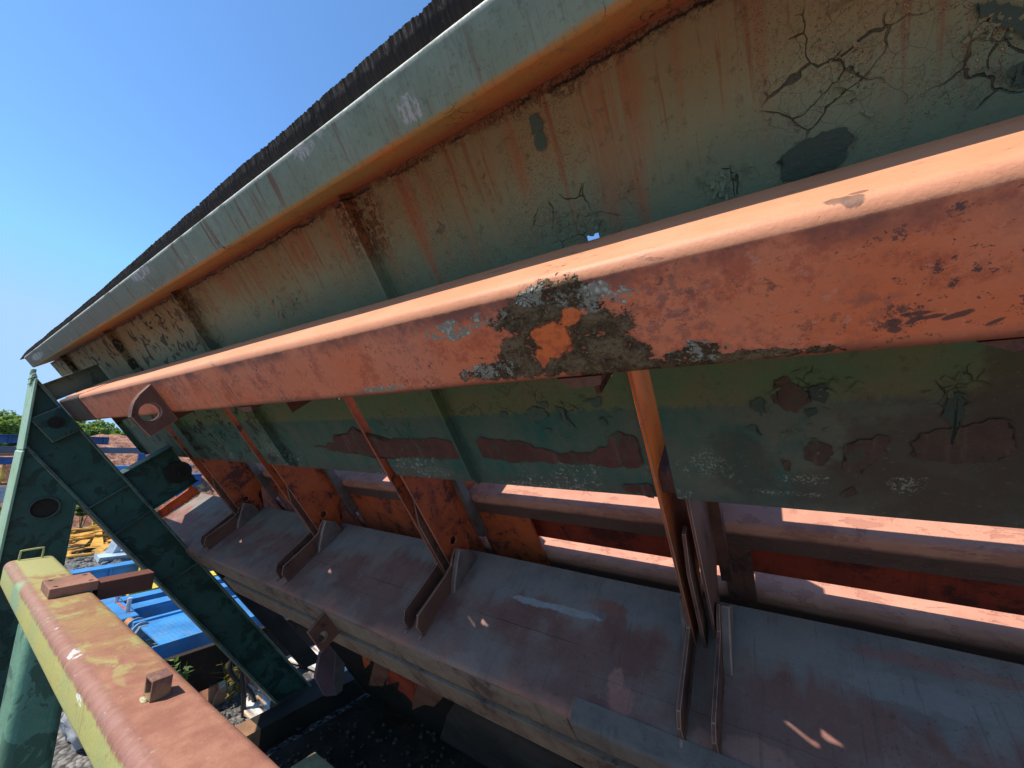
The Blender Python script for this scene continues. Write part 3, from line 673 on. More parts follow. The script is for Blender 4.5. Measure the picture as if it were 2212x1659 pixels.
    pp(Q([(905, 950), (1040, 930), (1030, 1040), (940, 1040), (945, 990)]), 2, 17, lift=.002)
    pp(Q([(590, 1040), (640, 1020), (690, 1050), (665, 1070), (705, 1110), (655, 1138), (630, 1110)]), 2, 18)
    pp(Q([(915, 1090), (980, 1070), (990, 1090), (940, 1150)]), 2, 19)
    pp(Q([(570, 1190), (630, 1180), (655, 1250), (610, 1220)]), 2, 20)
    pp(Q([(910, 1340), (960, 1285), (1060, 1300), (1085, 1340), (1060, 1390), (980, 1415), (915, 1370)]), 5, 21)
    pp(Q([(1150, 1320), (1220, 1300), (1240, 1265), (1330, 1290), (1340, 1240), (1400, 1260), (1400, 1340), (1330, 1390), (1250, 1480), (1175, 1460)]), 5, 22)
    pp(Q([(1540, 1280), (1620, 1215), (1790, 1200), (2000, 1150), (2140, 1160), (2150, 1330), (2000, 1400), (1820, 1410), (1640, 1395), (1560, 1370)]), 5, 23)
    pp(Q([(770, 1380), (815, 1390), (820, 1450), (785, 1455)]), 5, 24)
    pp(Q([(1150, 1570), (1220, 1540), (1230, 1590), (1140, 1600)]), 5, 25)
    pp([(1672, 345), (1740, 300), (1830, 275), (1845, 300), (1815, 345), (1800, 375), (1690, 385)], 2, 26)
    pp([(2100, 5), (2212, 20), (2212, 95), (2175, 70)], 2, 27)
    pp([(2180, 150), (2212, 130), (2212, 195), (2178, 190)], 2, 28)
    pp([(1143, 255), (1158, 250), (1170, 275), (1155, 290)], 2, 29); pp([(1160, 290), (1172, 285), (1182, 320), (1165, 325)], 2, 30)
    pp([(2050, 845), (2085, 850), (2075, 920), (2055, 960), (2048, 905)], 2, 31)
    # curled paint chips standing off the plate
    rnd = random.Random(5)
    def chip(x, u, s):
        a = rnd.uniform(0, 6.28); c, d = math.cos(a), math.sin(a); n = rnd.randint(3, 5)
        L = s*rnd.uniform(.6, 1.6); Wd = s*rnd.uniform(.35, .9); rows = []
        for i in range(4):
            t = i/3; lift = 0.001+0.30*L*t*t; ww = Wd*(1-0.55*t)*rnd.uniform(.7, 1.2)
            rows.append([(x+c*L*t-d*ww*k, f-lift-0.001, u+d*L*t+c*ww*k) for k in (-.5, .5)])
        vs = [[bm.verts.new(p) for p in r] for r in rows]
        for i in range(3): bm.faces.new((vs[i][0], vs[i][1], vs[i+1][1], vs[i+1][0])).material_index = 0
    for (px, py), n, sx, sy, s in (((1250, 480), 46, 70, 30, .016), ((1200, 470), 20, 60, 30, .013), ((1540, 400), 12, 40, 20, .018), ((1830, 170), 26, 70, 90, .020), 
                                   ((1560, 380), 8, 60, 25, .018), ((1055, 430), 12, 40, 50, .016), ((620, 650), 30, 45, 40, .022), ((340, 700), 34, 50, 50, .03), ((1200, 880), 22, 130, 50, .015),
                                   ((1780, 840), 16, 90, 40, .020), ((2060, 850), 12, 50, 70, .02), ((1740, 930), 10, 60, 40, .015), ((880, 930), 16, 60, 40, .02), ((450, 920), 24, 40, 40, .03), ((540, 900), 16, 30, 30, .02), ((2150, 60), 14, 60, 50, .02), ((1080, 300), 8, 60, 30, .02)):
        for _ in range(n):
            p = (rnd.gauss(px, sx*.5), rnd.gauss(py, sy*.5)); x, _, u = at_m(p, f)
            if -1.0 < u < .2 and x < 1.5 and not open_(x, u): chip(x, u, s*rnd.uniform(.5, 1.2))
    return bm
mesh_obj('panel_plate', panel_plate(), [MP, PRIMER, OLDGREEN, CHIP, SUNEDGE, BARE], panel, smooth=30)
bm = NB()
prof = [(1.095, 0.2455), (0.907, 0.2455)]+arc(0.903, 0.2575, 0.012, 270, 180, 6)+arc(0.899, 0.367, 0.008, 180, 90, 4)+[(0.955, 0.375), (0.955, 0.363), (0.905, 0.363), (0.903, 0.360), (0.903, 0.262), (0.908, 0.2575), (1.095, 0.2575)]
rg = prism_x(bm, prof, -6.62, X1, n=120)
for r in rg:
    for v in r:
        k = mnoise.noise(Vector((v.co.x*2.2, 0, 3)))*0.0022+mnoise.noise(Vector((v.co.x*9, v.co.z*8, 1)))*0.0012
        v.co.y += k
mesh_obj('top_flange', bm, ML, panel, smooth=50)
for x in RIBX:
    bm = NB()
    prism(bm, [(x-.006, 1.0655, 0.2450), (x-.006, 1.020, 0.2450), (x-.006, 1.018, -0.97), (x-.006, 1.05, -1.030), (x-.006, 1.0655, -1.030)], (.012, 0, 0))
    mesh_obj('stiffener_rib', bm, MP, panel, bevel=.0015)
# unseen ledge added behind the foot of the panel to shade the trays
for x in XA:
    bm = NB(); box(bm, x-.16, x+.16, 1.432, 1.446, -.93, -.34); mesh_obj('backing_strip', bm, PRIMER, panel)
bm = NB(); prism_x(bm, rrect(1.079, 1.554, -1.033, -0.93, 0.02), -6.2, X1); mesh_obj('shade_ledge', bm, PRIMER, panel)
bm = NB(); box(bm, -6.2, -2.81, 1.5545, 1.95, -.955, -.94); mesh_obj('shade_cover', bm, PRIMER, panel)  # unseen cover added to keep the sun off the left trays

# frayed rubber strip along the top
def rubber():
    bm = NB(); rnd = random.Random(3); n = 2600; xa, xb = -6.95, X1; A = []
    for i in range(n+1):
        x = xa+(xb-xa)*i/n; t = min(1, (x-xa)/.5)
        j = 0.007*mnoise.noise(Vector((x*2.3, 0, 0)))+0.003*mnoise.noise(Vector((x*9, 4, 0)))+0.0018*mnoise.noise(Vector((x*60, 4, 2)))-rnd.random()*.0025-.003*(mnoise.noise(Vector((x*31, 7, 2))) > .35)
        h = (.062+j)*(0.25+.75*t)*(.60+.38*max(0, min(1, (x+3.6)/2.6)))
        y0 = .911-.012*(1-t)
        prof = [(y0, .3765), (y0-.001+.002*mnoise.noise(Vector((x*40, 1, 1))), .3765+h*.45), (y0+.003+.004*mnoise.noise(Vector((x*90, 2, 1))), .3765+h*.75), (y0+.005+.006*mnoise.noise(Vector((x*130, 3, 1))), .3765+h),
                (y0+.034, .3765+h*.93), (y0+.036, .3765)]
        A.append([bm.verts.new((x, a, b)) for a, b in prof])
    for i in range(n):
        for k in range(6):
            bm.faces.new((A[i][k], A[i+1][k], A[i+1][(k+1) % 6], A[i][(k+1) % 6]))
    bm.faces.new(A[0]); bm.faces.new(A[-1][::-1])
    return bm
m = M('torn_black_rubber', PB)
n1 = m.noise(1, 5, .7, stretch=(120, 20, 6)); n2 = m.noise(24, 5, .7); up_ = m.ss(m.add(m.Z, m.mul(n2, .03)), .424, .436)
c = m.mix(m.ss(n1, .4, .65), (0.020, 0.012, 0.009), (0.044, 0.025, 0.018))
c = m.mix(up_, c, m.mix(m.ss(n1, .42, .60), (.040, .028, .022), (.090, .066, .052)))
c = m.mix(m.mul(m.ss(n1, .62, .67), up_), c, (0.34, 0.27, 0.21))
c = m.mix(m.ss(n2, .6, .68), c, (0.10, 0.055, 0.04))
m.bump(m.add(n1, m.mul(n2, .5)), 0.008)
RUBBER = m.done(c, .8)
mesh_obj('rubber_strip', rubber(), RUBBER, panel, smooth=25)

# ================================================================ orange frame
frame = thing('loading_frame', FB, True, 'orange rusted frame with one long salmon rail, slotted support plates and a grey sheet deck', 'steel frame')
bm = NB()
rprof = [(.671, -.117), (.664, -.1190), (.6575, -.1245), (.6525, -.1325), (.6502, -.1385), (.650, -.1400)]+arc(.668, -.312, .018, 180, 270, 5)+arc(.974, -.309, .021, 270, 360, 4)+arc(.974, -.138, .021, 0, 90, 4)
rg = prism_x(bm, rprof, -4.255, X1, n=90)
for r in rg:
    for v in r:
        k = mnoise.noise(Vector((v.co.x*1.4, 0, 8)))*0.0020+mnoise.noise(Vector((v.co.x*6, v.co.z*6, 2)))*0.0005
        v.co.z += k; v.co.y += k*.8
mesh_obj('rail', bm, MR, frame, smooth=60)
bm = NB(); prism_x(bm, rrect(0.647, 0.998, -0.333, -0.119, 0.021, 6), -4.975, -4.256)
mesh_obj('rail_end', bm, mat_rust('rail_end_dark', (0.055, 0.060, 0.048), (0.115, 0.055, 0.042), thr=.55), frame, smooth=60)  # darker colour than the rest of the rail
bm = NB(); prism_x(bm, rrect(0.70, 0.998, -0.126, -0.112, 0.006, 3), -4.97, -4.2); mesh_obj('top_shim', bm, MR, frame)
# lifting eye
lo = [(-2.631, a, b) for a, b in [(.651, -.150), (.592, -.171), (.556, -.192), (.535, -.213), (.518, -.233), (.505, -.252), (.508, -.320), (.515, -.383), (.651, -.368)]]
bm = NB(); plate_hole(bm, lo, [circ_mu(-2.631, .578, -.272, .044)], (-.05, 0, 0))
mesh_obj('lifting_eye', bm, BROWN, frame, bevel=.003, wear=WORN)
# small tabs under the rail
for px, wd in (((1312, 828), .10), ((616, 879), .12), ((2150, 748), .13)):
    x, _, _ = at_m(px, .80); bm = NB()
    prism(bm, [(x-wd/2, .66, -.331), (x+wd/2, .66, -.331), (x+wd*.42, .66, -.352), (x-.02, .66, -.356), (x-wd*.3, .66, -.345)], (0, .3, 0)); mesh_obj('rail_tab', bm, BROWN, frame)

UD = -1.85
def station(k):
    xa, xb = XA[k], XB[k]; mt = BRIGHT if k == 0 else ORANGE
    # long plate that passes the slot in the green panel
    bm = NB()
    prof = [(1.050, -.45), (1.050, -1.18), (1.050, -1.90), (1.30, -1.90), (1.42, -1.6), (1.42, -.45)]
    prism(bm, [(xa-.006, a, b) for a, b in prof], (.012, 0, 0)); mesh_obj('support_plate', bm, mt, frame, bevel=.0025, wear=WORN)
    bm = NB()
    box(bm, xa-.0058, xa+.0058, .80, 1.049, -.451, -.3305); box(bm, xa-.0055, xa+.0055, 1.0492, 1.0635, -.4515, -.331); mesh_obj('hanger', bm, BROWN, frame)
    # second plate behind the panel
    bm = NB()
    prof = [(1.0815, -1.036), (1.0815, -1.846), (1.26, -1.846), (1.30, -1.70), (1.42, -1.62), (1.428, -1.036)]
    if k == 0: prism(bm, [(xb-.006, a, b) for a, b in prof], (.012, 0, 0))
    else: plate_hole(bm, [(xb-.006, a, b) for a, b in prof], [circ_mu(xb-.006, 1.185, -1.66, .026, 20)], (.012, 0, 0))
    mesh_obj('gusset_plate', bm, BROWN if k == 0 else ORANGE, frame, bevel=.0025, wear=WORN)
    bm = NB(); prism_x(bm, rrect(1.372, 1.428, -1.84, -1.036, .022, 5), xb+.0062, xb+.05); mesh_obj('corner_post', bm, PALEB if k else BROWN, frame)
    # inner packing bar with a bevelled head
    xm = (xa+xb)/2
    bm = NB(); prism(bm, [(xm-.007, a, b) for a, b in [(1.098, -1.24), (1.048, -1.40), (1.046, -1.846), (1.14, -1.846), (1.14, -1.24)]], (.014, 0, 0)); mesh_obj('packing_bar', bm, BROWN, frame, bevel=.002, wear=WORN)
    # guide straps standing on the deck
    xl, xr = XA[k]-.008, XA[k]+.105
    bm = NB(); prism(bm, [(xl-.007, a, b) for a, b in [(.700, UD+.001), (.702, -1.78), (.7375, -1.735), (1.0, -1.733), (1.045, -1.730), (1.10, -1.62), (1.16, -1.60), (1.18, UD+.001)]], (.014, 0, 0)); mesh_obj('guide_strap', bm, BROWN, frame, bevel=.002, wear=WORN)
    bm = NB(); prism(bm, [(xr-.007, a, b) for a, b in [(.700, UD+.001), (.698, -1.774), (.737, -1.730), (.99, -1.735), (1.060, -1.725), (1.095, -1.69), (1.141, -1.670), (1.2026, -1.745), (1.215, UD+.001)]], (.014, 0, 0)); mesh_obj('guide_strap', bm, BROWN, frame, bevel=.002, wear=WORN)
    # side cleat and its weld
    bm = NB(); prism(bm, [(xr+.0072, a, b) for a, b in [(.965, UD+.001), (1.00, -1.80), (1.08, -1.722), (1.141, -1.672), (1.20, -1.745), (1.215, UD+.001)]], (.034, 0, 0)); mesh_obj('side_cleat', bm, PALEB, frame, bevel=.006, wear=WORN)
    bm = NB(); prism(bm, [(xl-.0072, a, b) for a, b in [(.975, UD+.001), (1.00, -1.80), (1.05, -1.732), (1.10, -1.622), (1.18, -1.68), (1.19, UD+.001)]], (-.022, 0, 0)); mesh_obj('side_cleat', bm, PALEB, frame, bevel=.005)
def bead(pts, r, parent, mat, seed=0):
    P = smooth_path(pts, max(2, int((Vector(pts[1])-Vector(pts[0])).length/.012))); rnd = random.Random(seed); bm = NB()
    Q = [p+Vector((rnd.uniform(-.001, .001), rnd.uniform(-.001, .001), rnd.uniform(-.001, .001))) for p in P]
    tube(bm, Q, [r*rnd.uniform(.7, 1.25) for _ in Q], 6); mesh_obj('weld_bead', bm, mat, parent)
for k in (0, 1):
    bm = NB(); prism(bm, [(XB[k]-.006, a, b) for a, b in [(1.44, -1.509), (1.44, -.94), (1.56, -.94), (1.56, -.60), (1.75, -.60), (1.75, -1.97), (1.63, -1.97), (1.63, -1.509)]], (.012, 0, 0)); mesh_obj('shade_fin', bm, ORANGE, frame)  # fins added behind the panel to shade the start of the bays
for k in range(4):
    station(k)
    xl, xr = XA[k]-.008, XA[k]+.105
    for i, x in enumerate((xl-.009, xl+.009, xr-.009, xr+.009)): bead([(x, .70, UD+.003), (x, 1.19, UD+.003)], .006, frame, BROWN, k*7+i)
    bead([(xl, .695, UD+.003), (xl+.001, .672, UD+.003)], .008, frame, WORN, k); bead([(xr, .695, UD+.003), (xr+.001, .672, UD+.003)], .008, frame, WORN, k+9)
for i, x in enumerate(RIBX):
    for e in (-.008, .008): bead([(x+e, 1.064, .243), (x+e, 1.064, -1.02)], .0045, panel, MP, i)
bead([(-2.628, .649, -.155), (-2.628, .649, -.366)], .007, frame, BROWN, 3); bead([(-2.684, .649, -.155), (-2.684, .649, -.366)], .007, frame, BROWN, 4)

# folded trays behind the panel
bm = NB()
prof = [(1.570, -1.510)]+arc(1.458, -1.538, .028, 90, 180, 6)+[(1.430, -1.652), (1.438, -1.652), (1.438, -1.538), (1.460, -1.518), (1.570, -1.518)]
prism_x(bm, prof, -6.2, X1, n=12); mesh_obj('upper_tray', bm, MT, frame, smooth=50)
WEB = mat_rust('dark_red_web', (0.34, 0.045, 0.018), (0.22, 0.032, 0.016), soot=(.02, .012, .011), thr=.54, scale=.6)
bm = NB(); prism_x(bm, [(1.516, -1.519), (1.528, -1.519), (1.528, -1.905), (1.516, -1.905)], -6.2, X1); mesh_obj('web_plate', bm, WEB, frame)
bm = NB()
prof = [(1.62, -1.980)]+arc(1.482, -2.012, .032, 90, 180, 6)+[(1.450, -2.30), (1.458, -2.30), (1.458, -2.012), (1.482, -1.988), (1.62, -1.988)]
prism_x(bm, prof, -6.2, X1, n=12); mesh_obj('lower_tray', bm, MT, frame, smooth=50)
# orange filler plates under the upper tray
for x0, x1, mt in ((-.255, -.135, BROWN), (-1.74, -1.30, ORANGE), (-3.185, -1.83, ORANGE), (-4.61, -3.28, ORANGE), (-6.2, -4.75, ORANGE)):
    bm = NB(); prism_x(bm, [(1.432, -1.6525), (1.449, -1.6525), (1.449, -2.10), (1.432, -2.10)] if x1 > -3 and x1 < -1.5 or True else [], x0, x1); mesh_obj('filler_plate', bm, mt, frame)
# deck sheet with the folded lip
bm = NB()
prof = [(1.278, UD)]+[(.655, UD)]+arc(.651, UD-.024, .024, 90, 180, 6)+[(.627, -2.035), (.640, -2.035), (.640, -1.876), (.652, UD-.014), (1.278, UD-.014)]
rg = prism_x(bm, prof, -6.35, X1, n=60)
for r in rg:
    for v in r:
        v.co.z += .004*mnoise.noise(Vector((v.co.x*1.1, v.co.y*2, 5))); v.co.y += .003*mnoise.noise(Vector((v.co.x*2, 3, 5)))
mesh_obj('deck_sheet', bm, [MD], frame, smooth=40)
bm = NB(); rg = prism_x(bm, [(.6215, -1.874), (.6265, -1.868), (.6265, -2.038), (.6215, -2.038)], -6.35, -.80, n=40); mesh_obj('lip_plate', bm, LIPM, frame)
# second board under the lip with a recess between
bm = NB(); prism_x(bm, [(.608, -2.075), (.68, -2.075), (.68, -2.262), (.608, -2.262)], -4.4, X1); mesh_obj('lower_board', bm, LIPM, frame, bevel=.004)
bm = NB(); prism_x(bm, [(.69, -1.87), (.71, -1.87), (.71, -2.25), (.69, -2.25)], -6.2, X1); mesh_obj('back_board', bm, BROWN, frame)
# heavier wear bar on the near part of the lip
bm = NB()
prof = [(.70, -1.8485), (.70, -1.8405), (.640, -1.8395)]+arc(.627, -1.860, .020, 90, 180, 5)+[(.607, -1.965), (.6205, -1.965), (.6205, -1.870), (.632, -1.8485)]
prism_x(bm, prof, -.775, X1, n=6); mesh_obj('wear_bar', bm, PALEB, frame, smooth=50)
# upturned end of the deck
bm = NB(); prism(bm, [(-6.36, a, b) for a, b in [(.72, -1.849), (.74, -1.78), (.86, -1.74), (1.20, -1.72), (1.25, -1.64), (1.28, -1.849)]], (-.03, 0, 0)); mesh_obj('end_stop', bm, ORANGE, frame, bevel=.004)
# shackle plate under the lip
lo = [(-2.55, a, b) for a, b in [(.485, -1.875), (.626, -1.865), (.6205, -2.075), (.475, -2.065)]]
bm = NB(); plate_hole(bm, lo, [circ_mu(-2.55, .530, -1.985, .032, 20)], (-.02, 0, 0)); mesh_obj('shackle_plate', bm, BROWN, frame, bevel=.002, wear=WORN)
# dark skirt added to fill in the deep shade below, torn orange flaps
bm = NB(); prism_x(bm, [(.96, -1.87), (.975, -1.87), (.975, -4.78), (.96, -4.78)], -4.68, X1); mesh_obj('shade_skirt', bm, SOOT, frame)
CZ = lambda L: [((1100+x*.4069)/1.8517, (2550+y*.4069)/1.8517) for x, y in L]
for L, mt in ((([(1240, 300), (1210, 520), (1260, 545), (1310, 590), (1350, 640), (1400, 440)]), WEB), (([(1405, 440), (1350, 640), (1350, 710), (1470, 660), (1560, 680), (1650, 590), (1640, 480)]), BROWN),
              (([(1120, 300), (1090, 470), (1230, 430), (1240, 330)]), WEB), (([(850, 150), (880, 310), (930, 260), (950, 180)]), ORANGE), (([(980, 230), (920, 470), (1060, 480), (1130, 330)]), BROWN)):
    bm = NB(); prism(bm, [at_m(p, .80) for p in CZ(L)], (0, .012, 0)); mesh_obj('torn_flap', bm, mt, frame, smooth=0)

# ================================================================ green end frame
DG = mat_dark_green(EB); LG = mat_lit_green(EB)  # one green painted as separate shaded and sunlit tones
STIFF = plain('grey_green_edge', (0.070, 0.098, 0.082), .5, off=EB)
BEDGE = plain('pale_bevel_edge', (.21, .215, .16), .6, off=EB)  # paler tone along the bevelled edges
FLG = mat_dark_green(EB, 'edge_green_paint', ((0.066, 0.118, 0.092), (0.090, 0.145, 0.112)))
endf = thing('end_frame', EB, True, 'dark green end frame with a vertical column, leaning stiffened beam and big bolt disc', 'steel frame')
def yz2mu(y, z): return (y*math.cos(TH)+z*math.sin(TH), -y*math.sin(TH)+z*math.cos(TH))
x0 = -5.0
# leaning beam: web set back between two flanges and cross stiffeners
bm = NB(); prism(bm, [(x0-.05, a, b) for a, b in [(.6305, .10), (.3365, -.318), (.3365, -4.02), (.6305, -4.25)]], (-.012, 0, 0)); mesh_obj('beam_web', bm, DG, endf)
bm = NB(); prism(bm, [(x0, a, b) for a, b in [(.630, .125), (.650, .125), (.650, -4.26), (.630, -4.26)]], (-.24, 0, 0)); mesh_obj('beam_flange', bm, FLG, endf, bevel=.004, wear=BEDGE)
bm = NB(); prism(bm, [(x0, a, b) for a, b in [(.316, -.345), (.337, -.330), (.337, -4.03), (.316, -4.02)]], (-.24, 0, 0)); mesh_obj('beam_flange', bm, FLG, endf, bevel=.004, wear=BEDGE)
for u in (-1.018, -1.335):
    bm = NB(); box(bm, x0-.0502, x0-.003, .3372, .6298, u-.006, u+.006); mesh_obj('stiffener', bm, STIFF, endf, bevel=.0015)
# vertical front edge of the beam head
q = [yz2mu(y, z) for y, z in [(.437, .475), (.452, .475), (.470, -.085), (.455, -.100)]]
bm = NB(); prism(bm, [(x0+.03, a, b) for a, b in q], (-.40, 0, 0)); mesh_obj('head_edge', bm, LG, endf, bevel=.003)
q = [yz2mu(y, z) for y, z in [(.425, .44), (.425, .52), (.445, .535), (.46, .50), (.455, .45)]]
bm = NB(); prism(bm, [(x0-.1, a, b) for a, b in q], (-.16, 0, 0)); cyl(bm, (x0-.17, *yz2mu(.435, .52)), (0, math.sin(TH), math.cos(TH)), .018, .05, 10); mesh_obj('head_lug', bm, LG, endf, bevel=.004)
# column
q = [yz2mu(y, z) for y, z in [(.468, -.086), (.797, -.507), (.800, -GZ), (.470, -GZ)]]
bm = NB(); prism(bm, [(x0-.012, a, b) for a, b in q], (-.012, 0, 0)); mesh_obj('column_web', bm, DG, endf)
q = [yz2mu(y, z) for y, z in [(.452, -.115), (.468, -.100), (.469, -GZ), (.453, -GZ)]]
bm = NB(); prism(bm, [(x0+.02, a, b) for a, b in q], (-.42, 0, 0)); mesh_obj('column_flange', bm, LG, endf, bevel=.003)
q = [yz2mu(y, z) for y, z in [(.796, -.510), (.812, -.530), (.814, -GZ), (.801, -GZ)]]
bm = NB(); prism(bm, [(x0+.0, a, b) for a, b in q], (-.36, 0, 0)); mesh_obj('column_flange', bm, DG, endf, bevel=.003)
cm_, cu_ = yz2mu(.637, -.565)
bm = NB()
ro, ri = circ_mu(x0-.0118, cm_, cu_, .088, 36), circ_mu(x0-.0118, cm_, cu_, .076, 36)
plate_hole(bm, ro, [ri], (.022, 0, 0)); mesh_obj('hole_ring', bm, STIFF, endf, bevel=.002)
bm = NB(); cyl(bm, (x0-.0116, cm_, cu_), (1, 0, 0), .0755, .003, 36); mesh_obj('hole_shade_disc', bm, SOOT, endf)  # black disc painting the dark inside of the hole
# square bracket carrying the rail end, with its bolt
bm = NB(); prism(bm, [(x0+.012, a, b) for a, b in [(.447, -.163), (.646, -.163), (.646, -.404), (.452, -.404)]], (-.075, 0, 0)); br = mesh_obj('rail_bracket', bm, DG, endf, bevel=.006, wear=BEDGE)
bm = NB(); cyl(bm, (x0+.0122, .553, -.268), (1, 0, 0), .050, .006, 30); cyl(bm, (x0+.0182, .553, -.268), (1, 0, 0), .022, .012, 6); sub('bolt', bm, SOOT, br, endf)
# arm above the rail
bm = NB(); box(bm, x0-.05, x0-.035, .652, 1.02, -.110, .036); box(bm, x0-.16, x0+.0, .652, 1.02, .0365, .047); mesh_obj('upper_arm', bm, mat_dark_green(EB, 'arm_green_paint', ((0.075, 0.105, 0.070), (0.10, 0.135, 0.095))), endf, bevel=.002)
# cross arm with the big disc
bm = NB(); box(bm, x0-.062, x0-.05, .6505, 1.058, -1.325, -.912); mesh_obj('cross_arm', bm, DG, endf)
bm = NB(); box(bm, x0-.20, x0, .6505, 1.060, -.9115, -.899); mesh_obj('arm_flange', bm, DG, endf, bevel=.002)
bm = NB(); box(bm, x0-.20, x0, .6505, 1.060, -1.338, -1.3255); mesh_obj('arm_flange', bm, DG, endf, bevel=.002)
bm = NB(); cyl(bm, (x0-.049, .975, -1.155), (1, 0, 0), .106, .058, 40); dsc = mesh_obj('bolt_disc', bm, SOOT, endf, bevel=.008, seg=3)
bm = NB(); cyl(bm, (x0+.0092, .975, -1.155), (1, 0, 0), .048, .010, 30); cyl(bm, (x0+.0192, .975, -1.155), (1, 0, 0), .020, .018, 16); sub('hub', bm, plain('dark_hub_steel', (.03, .03, .032), .35, metal=.5), dsc, endf, bevel=.003)
# wedge bracket towards the deck and the dark bearing block
bm = NB(); prism(bm, [(x0-.02, .47, -2.025), (x0+.05, .62, -2.02), (x0+.09, .76, -2.03), (x0+.02, .80, -2.035), (x0-.04, .66, -2.035)], (0, 0, -.012)); mesh_obj('wedge_bracket', bm, STIFF, endf)
bm = NB(); prism(bm, [(x0+.09, a, b) for a, b in [(.66, -2.06), (.76, -2.045), (.80, -2.10), (.79, -2.22), (.70, -2.24), (.65, -2.16)]], (-.16, 0, 0)); mesh_obj('bearing_block', bm, SOOT, endf, bevel=.012)
# second leg further back, foot beam along the ground
bm = NB(); prism(bm, [(-5.26, a, b) for a, b in [(.72, -2.25), (.80, -2.16), (.90, -2.45), (.93, -4.35), (.74, -4.2)]], (-.10, 0, 0)); mesh_obj('back_leg', bm, SOOT, endf, bevel=.004)
FT = plain('rusty_brown_foot', (0.26, 0.14, 0.075), .7, off=EB)
q = [yz2mu(y, z) for y, z in [(2.24, -2.95), (2.42, -2.95), (2.42, -GZ), (2.24, -GZ)]]
bm = NB(); prism(bm, [(-4.96, a, b) for a, b in q], (.26, 0, 0)); mesh_obj('foot_end', bm, FT, endf, bevel=.004)
q = [yz2mu(y, z) for y, z in [(2.421, -2.952), (6.0, -2.952), (6.0, -GZ), (2.421, -GZ)]]
q2 = [yz2mu(y, z) for y, z in [(2.78, -3.04), (3.4, -3.04), (3.4, -GZ), (2.78, -GZ)]]
bm = NB(); prism(bm, [(-4.961, a, b) for a, b in q], (.26, 0, 0)); prism(bm, [(-5.26, a, b) for a, b in q2], (.298, 0, 0)); mesh_obj('foot_beam', bm, SOOT, endf, bevel=.004)

# ================================================================ yellow-green beam on its post
YM = mat_yellow_beam()
stand = thing('beam_stand', YB, False, 'worn yellow green square beam on a green post, rust red on top', 'steel beam')
bm = NB()
rg = prism_x(bm, rrect(.465, .715, -1.085, -.90, .040, 6), -4.74, .9, n=70)
for r in rg:
    for v in r:
        v.co.y += .0022*mnoise.noise(Vector((v.co.x*1.7, v.co.z*3, 0))); v.co.z += .0022*mnoise.noise(Vector((v.co.x*1.9, v.co.y*3, 4)))
mesh_obj('beam', bm, YM, stand, smooth=50)
bm = NB(); box(bm, -3.96, -3.60, .49, .70, -GZ, -1.086); mesh_obj('post', bm, mat_dark_green(YB, 'post_green_paint', ((0.10, 0.225, 0.150), (0.135, 0.275, 0.185))), stand, bevel=.045, seg=5, smooth=60)
bm = NB(); box(bm, -.4, .0, .49, .70, -GZ, -1.086); mesh_obj('post', bm, DG, stand, bevel=.045, seg=5, smooth=60)
# handle
bm = NB(); hp = smooth_path([(-4.715, .528, -.905), (-4.715, .530, -.842), (-4.715, .540, -.832), (-4.715, .628, -.828), (-4.715, .640, -.838), (-4.715, .640, -.905)], 4); tube(bm, hp, .0065, 8)
mesh_obj('lift_handle', bm, plain('yellow_green_rod', (.42, .42, .17), .5), stand)
# drilled packing block
BLK = plain('rust_red_block', (0.260, 0.125, 0.085), .65, off=YB)
bm = NB(); box(bm, -3.725, -3.475, .525, .725, -.8995, -.845); bo = mesh_obj('packing_block', bm, BLK, stand, bevel=.004)
for hx_, hy in ((-3.68, .553), (-3.68, .695), (-3.515, .553), (-3.515, .695)):
    bm = NB(); cyl(bm, (hx_, hy, -.8449), (0, 0, 1), .011, .0006, 14); sub('bolt_hole', bm, SOOT, bo, stand)
# hollow stub on the beam
bm = NB()
xs0, xs1, y0, y1, z0, z1, t = -1.945, -1.872, .573, .630, -.8995, -.832, .009
prism(bm, [(xs0, y0, z0), (xs1, y0, z0), (xs1, y0, z1), (xs0, y0, z1)], (0, 0, 0)) if False else None
def tube_rect(bm, xs0, xs1, y0, y1, z0, z1, t):
    o = [(xs0, z0), (xs1, z0), (xs1, z1), (xs0, z1)]; i = [(xs0+t, z0+t), (xs1-t, z0+t), (xs1-t, z1-t), (xs0+t, z1-t)]
    V = {(k, e, y): bm.verts.new((p[0], y, p[1])) for k, L in (('o', o), ('i', i)) for e, p in enumerate(L) for y in (y0, y1)}
    for e in range(4):
        f = (e+1) % 4
        bm.faces.new((V['o', e, y0], V['o', f, y0], V['o', f, y1], V['o', e, y1])); bm.faces.new((V['i', e, y1], V['i', f, y1], V['i', f, y0], V['i', e, y0]))
        for y in (y0, y1): bm.faces.new((V['o', e, y], V['i', e, y], V['i', f, y], V['o', f, y]))
tube_rect(bm, xs0, xs1, y0, y1, z0, z1, t)
mesh_obj('hollow_stub', bm, plain('brown_stub_steel', (0.20, 0.095, 0.075), .65, off=YB, dirt=(.42, .30, .10), amt=.35), stand, bevel=.002)
bm = NB(); bmesh.ops.create_icosphere(bm, subdivisions=3, radius=.016)
for v in bm.verts: v.co = Vector((v.co.x*1.3-1.905, v.co.y*.7+.568, v.co.z*.5-.898))+v.co*(.35*mnoise.noise(v.co*90))
mesh_obj('weld_bead', bm, plain('weld_steel', (.36, .32, .18), .6), stand)
bar = NB(); box(bar, -3.60, -3.478, .7255, .985, -.965, -.860)
o = mesh_obj('cross_bar', bar, plain('cross_bar_rust', (0.12, 0.042, 0.028), .65, off=(-3.54, .85, -.955), amt=.4), None, (-3.54, .85, -.955), bevel=.004)
tag(o, 'short rust red square bar butted against the drilled block on the yellow beam', 'steel bar')

